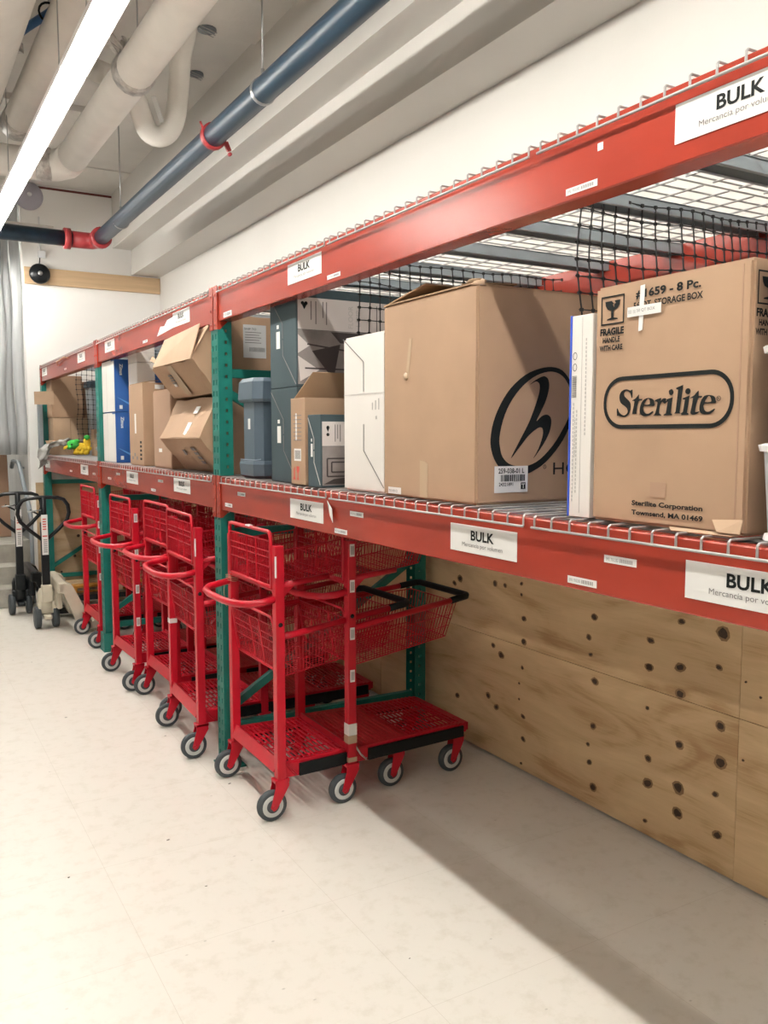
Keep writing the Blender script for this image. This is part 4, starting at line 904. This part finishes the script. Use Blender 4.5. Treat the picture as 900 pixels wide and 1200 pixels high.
for k in range(5): mb.box((1.488, 3.8615, 1.985+k*.012), (1.57-.01*(k % 2), 3.8622, 1.988+k*.012))
mb.build('barcode', INKG, lb)
mb = MB(); plate(mb, [(1.245, 4.56, 1.93), (1.235, 4.60, 1.945), (1.25, 4.60, 1.97), (1.262, 4.56, 1.94)], .003); mb.build('torn_corner', CARDL, root)
tag(root, 'crushed brown carton with an open flap, upper of the tipped pair', 'cardboard box'); settle(root)

root = empty('cardboard_box'); mb = MB(); carton_body(mb, 1.335, 1.50, 4.58, 4.93, ZS, 1.800, .004, .0); mb.build('carton', CARD2, root)
rect_print('label_scrap', 'x', 1.3338, 4.76, 4.82, 1.455, 1.475, LABEL, root)
tag(root, 'pinkish brown flat carton left of the two tipped cartons', 'cardboard box'); settle(root)
root = empty('cardboard_box'); mb = MB(); carton_body(mb, 1.328, 1.90, 5.12, 5.46, ZS, 1.862, .004, .0); mb.build('carton', CARD, root)
mb = MB(); plate(mb, [(1.33, 5.13, 1.863), (1.33, 5.45, 1.863), (1.42, 5.40, 1.885), (1.44, 5.18, 1.880)], .004); mb.build('torn_top', CARDD, root)
rect_print('worn_label', 'x', 1.3268, 5.29, 5.325, 1.56, 1.68, LABEL, root)
rect_print('corner_tape', 'y', 5.1188, 1.40, 1.455, 1.825, 1.85, LABEL, root)
mb = MB()
for k, z in enumerate((1.50, 1.475, 1.45, 1.425, 1.40)): mb.box((1.3268, 5.17, z), (1.3275, 5.21, z+.014))
mb.build('printed_mark', INK, root)
mb = MB()
for k in range(3): mb.box((1.3268, 5.27+k*.05, 1.40+.02*(k % 2)), (1.3275, 5.30+k*.05, 1.42+.02*(k % 2)))
mb.build('recycling_symbols', INKG, root)
tag(root, 'tall brown carton with torn top between the blue cartons and the pinkish one', 'cardboard box'); settle(root)
for z0, z1, w in ((ZS, 2.012, 'lower'), (2.013, 2.135, 'upper')):
    root = empty('white_carton'); mb = MB(); mb.box((1.40, 5.53, z0), (1.515, 5.75, z1), .003); mb.build('carton', PAPER, root)
    rect_print('fold_line', 'y', 5.5292, 1.402, 1.513, (z0+z1)/2, (z0+z1)/2+.0012, INKL, root)
    tag(root, f'plain white carton behind the torn brown one, {w} of two', 'box', 'plain white cartons beside the blue ones'); settle(root)
for k, (z0, z1, w) in enumerate(((ZS, 1.702, 'lower'), (1.704, 2.052, 'upper'))):
    root = empty('blue_carton'); mb = MB(); mb.box((1.330, 5.84, z0), (1.90, 6.20, z1), .003); mb.build('carton', BLUE, root)
    mb = MB(); mb.box((1.3265, 5.842, z0+.003), (1.3292, 5.925, z1-.012), .0005); mb.box((1.3265, 5.928, z0+.003), (1.3292, 6.198, z1-.003), .0005); mb.build('white_end', PAPER, root)
    rect_print('fold_line', 'x', 1.3255, 6.06, 6.064, z0+.01, z1-.01, INKL, root)
    Y = 5.8388
    text('Zinus', (1.365, Y, z1-.03), (0,0,-1), .075, .020, LABEL, root, up=(1,0,0), bold=.03)
    mb = MB(); mb.prism([(1.358, z0+.02), (1.358, z0+.045), (1.378, z0+.045), (1.378, z0+.02)], 1, Y-.0006, Y); mb.build('white_square', LABEL, root)
    mb = MB(); mb.prism([(1.47, z0+.21), (1.52, z0+.24), (1.60, z0+.24), (1.60, z0+.10), (1.48, z0+.09), (1.43, z0+.13)], 1, Y-.0004, Y); mb.build('photo_frame', LABEL, root)
    mb = MB(); mb.prism([(1.472, z0+.20), (1.52, z0+.23), (1.60, z0+.23), (1.60, z0+.11), (1.482, z0+.10), (1.438, z0+.133)], 1, Y-.001, Y-.0004); mb.build('red_photo', mat('red_photo_print', (.30, .06, .05), .5, noise=.6, nscale=60), root)
    mb = MB(); mb.prism([(1.34, z0+.10), (1.45, z0+.03), (1.60, z0+.01), (1.60, z0+.03), (1.45, z0+.05)], 1, Y-.0004, Y); mb.build('pale_swoosh', mat('mid_blue_print', (.10, .28, .60), .5), root)
    tag(root, f'blue carton with white end beside the middle upright, {w} of two', 'box', 'blue and white cartons'); settle(root)

# --- farthest bay
root = empty('cardboard_box'); mb = MB(); carton_body(mb, 1.345, 1.62, 8.42, 8.70, 1.712, 2.10, .004, .003, 3); mb.build('carton', CARD, root)
mb = MB(); plate(mb, [(1.19, 8.40, 1.83), (1.36, 8.41, 1.83), (1.36, 8.41, 1.955), (1.19, 8.40, 1.945)], .006); mb.build('open_flap', CARDL, root)
tag(root, 'brown carton with a flap sticking out past the far upright, on top', 'cardboard box'); settle(root)
root = empty('cardboard_box'); mb = MB(); carton_body(mb, 1.35, 1.66, 8.42, 8.70, ZS, 1.710, .004, .003, 4); mb.build('carton', CARDL, root)
mb = MB(); mb.box((1.50, 8.4165, ZS+.02), (1.506, 8.4195, 1.70)); mb.build('crease', CARDD, root)
tag(root, 'brown carton under the flapped one at the far end of the shelf', 'cardboard box'); settle(root)
mb = MB(); mb.box((1.66, 8.60, ZS), (2.30, 8.70, 2.06), .004); o = mb.build('cardboard_sheet', CARD2); tag(o, 'large brown carton standing behind the far black net', 'cardboard box'); settle(o)
mb = MB(); plate(mb, [(1.32, 8.36, ZS+.002), (1.46, 8.30, ZS+.002), (1.40, 8.33, 1.50), (1.27, 8.38, 1.50)], .006); o = mb.build('cardboard_scrap', CARDL); tag(o, 'small folded cardboard piece leaning below the crumpled film', 'cardboard'); settle(o)
rr = random.Random(8); mb = MB()
n = 12; vs = []
for i in range(n+1):
    for j in range(7): vs.append((1.19+.032*i, 8.26+.04*sin(i*1.3+j)+.02*j*(.5-rr.random())*2, 1.52-.0016*(i-8)**2 - .022*j*(1.4 if i < 3 else .45) + rr.uniform(-.012, .012)))
fs = [(i*7+j, i*7+j+1, (i+1)*7+j+1, (i+1)*7+j) for i in range(n) for j in range(6)]
mb.add(vs, fs, True); o = mb.build('plastic_film', FILM); md = o.modifiers.new('s', 'SOLIDIFY'); md.thickness = .002
tag(o, 'crumpled clear plastic film draped in front of the far cartons', 'plastic film'); settle(o)
root = empty('grey_bin'); mb = MB(); loft(mb, [(ZS, octo(1.655, 1.80, 8.22, 8.36, .02)), (1.99, octo(1.635, 1.82, 8.20, 8.38, .02))]); mb.build('bin_body', mat('pale_grey_plastic', (.30, .33, .35), .4, noise=.3, nscale=3, stretch=(20, 20, .3)), root)
mb = MB(); loft(mb, [(1.985, octo(1.62, 1.835, 8.185, 8.395, .025)), (2.04, octo(1.625, 1.83, 8.19, 8.39, .025)), (2.05, octo(1.65, 1.80, 8.21, 8.37, .03))]); mb.build('lid', mat('dark_slate_plastic', (.03, .05, .065), .4), root)
tag(root, 'tall pale grey bin with a dark lid in the farthest bay', 'bin'); settle(root)
for k, (z0, z1) in enumerate(((ZS, 1.475), (1.478, 1.60))):
    root = empty('wrapped_parcel'); mb = MB(); carton_body(mb, 1.60, 1.78, 7.86, 7.98, z0, z1, .012, .006, 9+k); mb.build('parcel', CARDL, root)
    mb = MB(); mb.blob((1.66, 7.855, (z0+z1)/2), (.05, .006, .035), 9, 6, .25, random.Random(k)); mb.build('film_wrap', FILM, root)
    tag(root, f'small brown parcel wrapped in film beside the middle upright, {("lower", "upper")[k]} of two', 'parcel', 'film-wrapped parcels'); settle(root)
mb = MB(); mb.box((1.255, 8.60, ZS), (1.29, 8.70, 1.86), .003); o = mb.build('divider_board', GREYP); tag(o, 'narrow blue grey board standing at the far end upright', 'board'); settle(o)
# plush bird
root = empty('plush_bird'); rr = random.Random(1)
BZ = ZS+.008
mb = MB(); mb.blob((1.50, 7.95, BZ+.055), (.065, .05, .052), 18, 12, .06, rr); mb.blob((1.555, 7.95, BZ+.10), (.032, .04, .06), 14, 10, .08, rr)
for k in range(9): mb.blob((1.45+.014*k, 7.905+.006*sin(k*2), BZ+.022+.018*(k % 3)), (.024, .02, .020), 10, 8, .12, rr)
mb.build('body', YELLOW, root)
mb = MB(); mb.blob((1.43, 7.92, BZ+.095), (.052, .045, .040), 18, 12, .06, rr); mb.blob((1.395, 7.905, BZ+.072), (.03, .028, .022), 10, 8, .06, rr); mb.blob((1.46, 7.915, BZ+.125), (.028, .02, .016), 10, 8, .12, rr); mb.build('head', GPLUSH, root)
mb = MB(); mb.blob((1.548, 7.91, BZ+.155), (.026, .018, .022), 12, 8, .12, rr); mb.build('wing', GPLUSH, root)
mb = MB(); mb.tube([(1.378, 7.90, BZ+.075), (1.355, 7.895, BZ+.066), (1.345, 7.893, BZ+.050)], [.016, .010, .003], 8); mb.build('beak', YELLOW, root)
mb = MB(); mb.blob((1.412, 7.878, BZ+.095), (.008, .005, .008), 8, 6); mb.build('eye', BLACK, root)
tag(root, 'green and yellow plush parrot lying on the far shelf', 'plush toy'); settle(root)

# ================================================================== shopping carts
def wires(mb, pa, pb, n, r=.0017, seg=4):
    """n+1 wires interpolated between polyline pa and polyline pb"""
    for k in range(n+1):
        t = k/n; mb.tube([Vector(a)*(1-t)+Vector(b)*t for a, b in zip(pa, pb)], r, seg, cap=False)
def basket(root, xa, xb, ya, yb, zt0, zt1, zb0, zb1, gate_h, dens=.0165):
    """ya/yb half width at the handle end and at the nose; zt/zb top and bottom heights at both ends"""
    P = lambda x, s, t: None
    def top(t, s): return Vector((xa+(xb-xa)*t, s*(ya+(yb-ya)*t), zt0+(zt1-zt0)*t))
    def bot(t, s): return Vector((xa+.03+(xb-xa-.07)*t, s*((ya+(yb-ya)*t)-.03), zb0+(zb1-zb0)*t))
    L = xb-xa; n = int(L/dens)
    for s in (-1, 1):
        mb = MB(); wires(mb, [top(0, s), bot(0, s)], [top(1, s), bot(1, s)], n)
        for f in (0, .35, .68, 1): mb.tube([top(0, s)*(1-f)+bot(0, s)*f, top(1, s)*(1-f)+bot(1, s)*f], .0028 if f in (0, 1) else .002, 5)
        mb.build('side_panel', REDC, root)
    m = int(2*ya/.03)
    mb = MB(); wires(mb, [bot(0, -1), bot(1, -1)], [bot(0, 1), bot(1, 1)], m)
    for k in range(8): t = k/7; mb.tube([bot(t, -1), bot(t, 1)], .002, 4)
    mb.build('basket_floor', REDC, root)
    mb = MB(); wires(mb, [top(1, -1), bot(1, -1)], [top(1, 1), bot(1, 1)], m)
    for f in (0, .5, 1): mb.tube([top(1, -1)*(1-f)+bot(1, -1)*f, top(1, 1)*(1-f)+bot(1, 1)*f], .0025, 5)
    mb.build('front_panel', REDC, root)
def gate(root, name, x0, w, z1, z0, lean, frame_r=.008, dens=.0165):
    """hinged wire gate between the posts, framed by a bent rod"""
    def P(y, f): return Vector((x0+lean*f, y, z1+(z0-z1)*f))
    mb = MB(); h = z1-z0; c = .02
    mb.tube([P(-w, 1), P(-w, .10), P(-w+c*.4, .03), P(-w+c, 0), P(w-c, 0), P(w-c*.4, .03), P(w, .10), P(w, 1)], frame_r, 8); mb.tube([P(-w, 1), P(w, 1)], frame_r, 8)
    g = mb.build(name, REDC, root)
    mb = MB(); a, b = .17, .97; n = int(2*w/dens)
    wires(mb, [P(-w+.008, a), P(-w+.008, b)], [P(w-.008, a), P(w-.008, b)], n, .0016)
    for f in (a, .36, .47, .64, b): mb.tube([P(-w, f), P(w, f)], .0024, 5)
    for y in (-w*.33, w*.12): mb.tube([P(y, a), P(y, b)], .0045, 5)
    mb.build('wire_grid', REDC, g)
def make_cart():
    root = empty('shopping_cart'); S = .038; HW = .255
    for s in (-1, 1):
        mb = MB(); mb.box((0, s*HW-S/2, .165), (S, s*HW+S/2, 1.115), .003); mb.cur = 1; mb.disc((S*.5, s*HW-S/2-.0003, .80), (0,-1,0), [(0, .0095), (.0008, .0095)], 10); mb.build('post', [REDC, BLACK], root)
    mb = MB(); mb.tube([(.02, -HW, .905), (-.05, -HW+.0, .893), (-.10, -HW+.02, .888), (-.135, -HW+.08, .886), (-.15, -HW+.17, .885), (-.15, HW-.17, .885), (-.135, HW-.08, .886), (-.10, HW-.02, .888), (-.05, HW, .893), (.02, HW, .905)], .0145, 12); mb.build('handle', REDC, root)
    gate(root, 'upper_gate', -.002, .232, 1.168, .945, .004)
    gate(root, 'lower_gate', .000, .232, .825, .592, .035, .0055)
    mb = MB(); mb.beam((.012, -HW, .935), (.012, HW, .935), .014, .014)
    for s in (-1, 1): mb.prism([(S, .965), (S, .905), (S+.065, .965)], 1, s*HW-.003, s*HW+.003); mb.tube([(S, s*HW, .955), (.12, s*(HW-.01), .962), (.25, s*(HW-.02), .972)], .013, 8)
    mb.build('upper_bracket', REDC, root)
    # two-tier baskets
    basket(root, .035, .44, .235, .215, 1.09, 1.13, .945, .985, .2)
    basket(root, .035, .60, .235, .195, .75, .79, .572, .63, .2)
    for s in (-1, 1): mb = MB(); mb.tube([(.02, s*HW, .745), (.07, s*HW, .750), (.62, s*.215, .812)], .0135, 10); mb.build('side_rail', REDC, root)
    mb = MB(); mb.tube([(.55, -.221, .804), (.64, -.213, .815), (.655, -.195, .817), (.655, .195, .817), (.64, .213, .815), (.55, .221, .804)], .0155, 10); mb.build('nose_bumper', BLACK, root)
    # lower deck
    mb = MB()
    mb.prism([(-.004, .19), (.016, .185), (.030, .235), (.012, .245)], 1, -HW+S/2, HW-S/2)
    for s in (-1, 1): mb.beam((.02, s*.252, .205), (.64, s*.215, .205), .02, .045); mb.box((.02, s*.262-.0, .165), (.10, s*.232, .225), .003)
    mb.beam((.64, -.22, .205), (.64, .22, .205), .03, .035); mb.beam((.36, -.22, .19), (.36, .22, .19), .025, .02)
    mb.build('deck_frame', REDC, root)
    mb = MB()
    for k in range(26): x = .05+.0226*k; mb.beam((x, -.235, .226), (x, .235, .226), .0085, .004)
    for k in range(7): y = -.21+.07*k; mb.beam((.03, y, .222), (.64, y*.9, .222), .010, .004)
    mb.build('deck_grid', REDC, root)
    for s in (-1, 1):
        mb = MB(); mb.beam((.10, s*.262, .190), (.62, s*.230, .190), .012, .05); mb.build('deck_bumper', BLACK, root)
    # casters
    for (x, y, dx) in ((.018, -HW, -.038), (.018, HW, -.038), (.60, -.20, -.03), (.60, .20, -.03)):
        r = .0625; cx = x+dx
        mb = MB()
        for s in (-1, 1): mb.prism([(x-.028, .165), (x+.028, .165), (x+.030, .140), (cx+.014, r-.012), (cx, r-.018), (cx-.012, r-.004), (x-.028, .140)], 1, y+s*.020, y+s*.0235)
        mb.box((x-.03, y-.0235, .155), (x+.032, y+.0235, .168), .002); mb.disc((cx, y-.026, r), (0,1,0), [(0, .006), (.003, .008), (.049, .008), (.052, .006)], 10)
        f = mb.build('caster_fork', REDC, root)
        mb = MB(); mb.disc((cx, y-.015, r), (0,1,0), [(0, .046), (0, .056), (.003, .0605), (.009, r), (.021, r), (.027, .0605), (.030, .056), (.030, .046)], 32); w = mb.build('wheel', TYRE, f)
        mb = MB(); mb.disc((cx, y-.0163, r), (0,1,0), [(0, .028), (-.001, .032), (-.001, .042), (.002, .046), (.0306, .046), (.0336, .042), (.0336, .032), (.0326, .028)], 28); mb.build('hub', RIM, w)
        mb = MB(); mb.disc((cx, y-.0175, r), (0,1,0), [(0, .012), (0, .027), (.035, .027), (.035, .012)], 20); mb.build('hub_centre', TYRE, w)
    return root
cart = make_cart()
def cart_stickers(c, side_z, s=-1):
    for z in side_z:
        mb = MB(); mb.box((.008, s*.255-.0195-.0008, z), (.030, s*.255-.0195, z+.052), .0003); o = mb.build('paper_sticker', LABEL, c)
        mb = MB()
        for k in range(4): mb.box((.013+.004*k, s*.255-.0195-.0013, z+.008), (.015+.004*k, s*.255-.0195-.0008, z+.044))
        mb.build('barcode', INKG, o)
rows = [(1.300, 3.355, 0.0, 'in the row nearest the camera'), (1.245, 4.165, -2.0, 'in the second row from the camera'), (1.300, 4.79, 1.0, 'in the third row from the camera'), (1.245, 5.41, 1.5, 'in the fourth row'), (1.285, 6.60, 0.5, 'in the farthest row')]
first = True
for ri, (x, y, rz, w) in enumerate(rows):
    for j in range(2):
        c = cart if first else copy_tree(cart); first = False
        c.location = (x+.325*j, y+.006*j, 0); c.rotation_euler = (0, 0, radians(rz))
        tag(c, ('red wire cart, handle to the aisle, ' if j == 0 else 'red wire cart nested behind another, ') + w, 'cart', 'red two-tier shopping carts')
        c['_r'] = ri*2+j
allc = {c['_r']: c for c in COL.objects if '_r' in c}
for c in allc.values(): del c['_r']
def wrap(c, s, z, m, h=.04):
    mb = MB(); mb.box((-.0015, s*.255-.0205, z), (.0395, s*.255+.0205, z+h), .001); return mb.build('tape_wrap', m, c)
c = allc[1]; cart_stickers(c, (1.05, .90, .70, .52)); wrap(c, -1, .29, LABEL, .05); wrap(c, -1, .255, TAPE, .035); wrap(c, -1, .175, TAPE, .02)
cart_stickers(allc[6], (1.03, .83, .60, .40)); cart_stickers(allc[8], (1.03, .88, .70, .50)); wrap(allc[2], 1, .56, LABEL, .025)
for c, z in ((allc[0], .99), (allc[2], .98)):
    mb = MB(); mb.box((-.0012, -.2745, z), (-.0004, -.268, z+.085)); mb.box((-.001, -.2755, z), (.004, -.2745, z+.085)); mb.build('edge_tape', LABEL, c)
mb = MB()
for k in range(4): mb.tube([(-.006+.028*cos(2*pi*i/14)+.02, .255+.026*sin(2*pi*i/14), .905+.008*k+.004*sin(i)) for i in range(14)], .0014, 5, closed=True)
mb.tube([(-.02, .255, .905), (-.035, .23, .86), (-.03, .22, .80), (-.02, .235, .79)], .0012, 4); mb.build('coiled_cord', CARDL, allc[0])
mb = MB(); mb.box((-.012, -.02, 1.171), (.008, .02, 1.1775), .002); mb.build('white_clip', WHITEP, allc[0])
for k, c in allc.items():
    if k in (0, 1, 2):
        mb = MB(); mb.tube([(.05, -.20, .232), (.03, -.262, .25), (.06, -.268, .20), (.09, -.262, .17), (.11, -.24, .215)], .0045, 6); mb.build('deck_hook', STEEL if k == 1 else REDC, c)

# ================================================================== pallet jacks
def pallet_jack(body, dark, loc, rz, label, tiller_rz, wheel_mat, tilt=4):
    root = empty('pallet_jack', loc, radians(rz)); BM = body
    # local: x forward along the forks, steer axle at x=0
    for s in (-1, 1):
        mb = MB(); y0, y1 = s*.20, s*.20+s*.13
        a, b = min(y0, y1), max(y0, y1)
        prof = [(.06, .40), (.12, .40), (.16, .38), (.30, .085), (1.20, .075), (1.25, .045), (1.25, .03), (.28, .03), (.20, .06), (.09, .33), (.06, .33)]
        mb.prism(prof, 1, a, b) if False else None
        vs = [(u, a, w) for u, w in prof] + [(u, b, w) for u, w in prof]; n = len(prof)
        mb.add(vs, [list(range(n))[::-1], list(range(n, 2*n))] + [(i, (i+1) % n, n+(i+1) % n, n+i) for i in range(n)])
        f = mb.build('fork', BM, root)
        mb = MB(); mb.disc((1.10, a+.03, .037), (0,1,0), [(0, .036), (.09, .036)], 16); mb.build('load_roller', wheel_mat, f)
    mb = MB(); mb.box((.055, -.33, .32), (.12, .33, .41), .015); mb.box((.06, -.20, .18), (.10, .20, .34), .01); mb.build('load_frame', BM, root)
    mb = MB(); mb.disc((0, 0, .12), (0,0,1), [(0, .05), (.02, .065), (.16, .065), (.20, .05), (.20, .028), (.30, .028)], 18); mb.box((-.065, -.05, .12), (.08, .05, .22), .015); mb.box((-.03, -.12, .085), (.03, .12, .12), .01); mb.build('pump', dark if dark is BLKM else BM, root)
    mb = MB(); mb.disc((0, 0, .32), (0,0,1), [(0, .022), (.10, .022)], 12); mb.tube([(.03, .03, .22), (.06, .05, .30), (.03, .03, .36)], .008, 6); mb.build('ram', STEEL, root)
    M = Matrix.Rotation(radians(tiller_rz), 4, 'Z')
    for s in (-1, 1):
        mb = MB(); mb.M = M; mb.disc((0, s*.068-.0225, .09), (0,1,0), [(0, .06), (.0, .080), (.004, .0885), (.041, .0885), (.045, .080), (.045, .06)], 26); w = mb.build('steer_wheel', TYRE, root)
        mb = MB(); mb.M = M; mb.disc((0, s*.068-.0235, .09), (0,1,0), [(0, .02), (0, .06), (.047, .06), (.047, .02)], 22); mb.build('wheel_disc', wheel_mat, w)
    mb = MB(); mb.M = M; mb.beam((0, -.06, .09), (0, .06, .09), .03, .03); mb.build('steer_axle', STEEL, root); mb = MB(); mb.M = M; mb.box((-.085, -.040, .22), (-.02, .040, .36), .01); mb.build('steering_yoke', BM if dark is not BLKM else dark, root)
    # tiller, local -x is towards the operator
    T = M @ Matrix.Translation((-.045, 0, .30)) @ Matrix.Rotation(radians(-tilt), 4, 'Y')
    mb = MB(); mb.M = T; mb.box((-.020, -.030, 0), (.020, .030, .56), .006); mb.build('tiller', BLKM, root)
    mb = MB(); mb.M = T
    mb.tube([(0, .018, .42), (0, .11, .50), (0, .175, .57), (0, .192, .63), (0, .185, .69), (0, .155, .735), (0, .11, .752), (0, 0, .758), (0, -.11, .752), (0, -.155, .735), (0, -.185, .69), (0, -.192, .63), (0, -.175, .57), (0, -.11, .50), (0, -.018, .42)], .0155, 10)
    mb.tube([(0, 0, .54), (0, 0, .758)], .022, 10); mb.tube([(0, 0, .60), (0, .10, .66)], .008, 6); mb.build('loop_handle', BLKM, root)
    mb = MB(); mb.M = T; mb.tube([(.0, .01, .66), (-.03, .06, .655), (-.03, .13, .65)], .006, 8); mb.build('release_lever', STEEL, root)
    mb = MB(); mb.M = T; mb.box((-.0225, -.024, .30), (-.0205, .024, .62)); lb = mb.build('instruction_label', LABEL, root)
    mb = MB(); mb.M = T
    for k in range(5): mb.box((-.0232, -.012, .50+.02*k), (-.0226, .014, .510+.02*k))
    mb.box((-.0232, -.018, .445), (-.0226, .018, .455)); mb.build('label_marks', REDI, lb)
    mb = MB(); mb.M = T
    for k in range(7): mb.box((-.0232, -.016, .32+.016*k), (-.0226, .012, .327+.016*k))
    mb.build('label_print', INKG, lb)
    tag(root, label, 'pallet jack', 'manual pallet jacks'); return root
pallet_jack(BEIGE, BEIGE, (1.06, 7.24, 0), -2, 'beige pallet jack with black loop handle parked beside the farthest cart', 90+2, TYRE, tilt=-1) 
pallet_jack(BLKM, BLKM, (0.95, 7.92, 0), -1, 'black pallet jack behind the beige one, in front of the steps', 91, TYRE, tilt=2)

# low orange platform and floor clutter beneath the far bay
root = empty('wooden_pallet')
for k in range(3): mb = MB(); mb.box((1.42, 8.32+.14*k, .115), (2.3, 8.32+.14*k+.10, .135), .002); mb.build('deck_board', ORANGE if k == 0 else TIMBER, root)
for x in (1.42, 1.84, 2.22): mb = MB(); mb.box((x, 8.32, .022), (x+.08, 8.70, .115), .002); mb.build('stringer', ORANGE if x < 1.5 else TIMBER, root)
for k in (0, 2): mb = MB(); mb.box((1.42, 8.32+.14*k, .001), (2.3, 8.32+.14*k+.10, .022), .002); mb.build('bottom_board', ORANGE, root)
tag(root, 'low wooden pallet with orange edge under the far rack bay', 'pallet'); settle(root)
# scraps of dirt on the floor
rr = random.Random(11); mb = MB()
for k in range(46):
    x, y = rr.uniform(-1.2, 1.5), rr.uniform(.9, 6.5); s = rr.uniform(.003, .009); a = rr.uniform(0, pi)
    pts = [(x+s*q*cos(a+t), y+s*q*.6*sin(a+t)) for t, q in ((0, 1), (1.3, .7), (2.6, 1.1), (3.9, .6), (5.1, .9))]
    mb.prism(pts, 2, .0003, .0012)
o = mb.build('floor_debris', mat('dirt', (.10, .085, .07), .9)); o['kind'] = 'stuff'; tag(o, 'dark specks of dirt scattered over the cream floor', 'dirt')

# ================================================================== camera and exposure
cd = bpy.data.cameras.new('camera'); cam = bpy.data.objects.new('camera', cd); COL.objects.link(cam)
YAW = radians(30.2); PT = radians(5.15)
cam.location = (0, 0, 1.55); cam.rotation_euler = (pi/2-PT, 0, -YAW)
cd.sensor_fit = 'VERTICAL'; cd.sensor_height = 36; cd.lens = 36*1000/1200; cd.clip_start = .05
bpy.context.scene.camera = cam
w = bpy.data.worlds.new('world'); bpy.context.scene.world = w; w.use_nodes = True
w.node_tree.nodes['Background'].inputs['Color'].default_value = (1, .97, .92, 1); w.node_tree.nodes['Background'].inputs['Strength'].default_value = .02
sc = bpy.context.scene
sc.view_settings.view_transform = 'Standard'; sc.view_settings.look = 'None'; sc.view_settings.gamma = 1; sc.view_settings.use_curve_mapping = False
sc.view_settings.exposure = 0.98
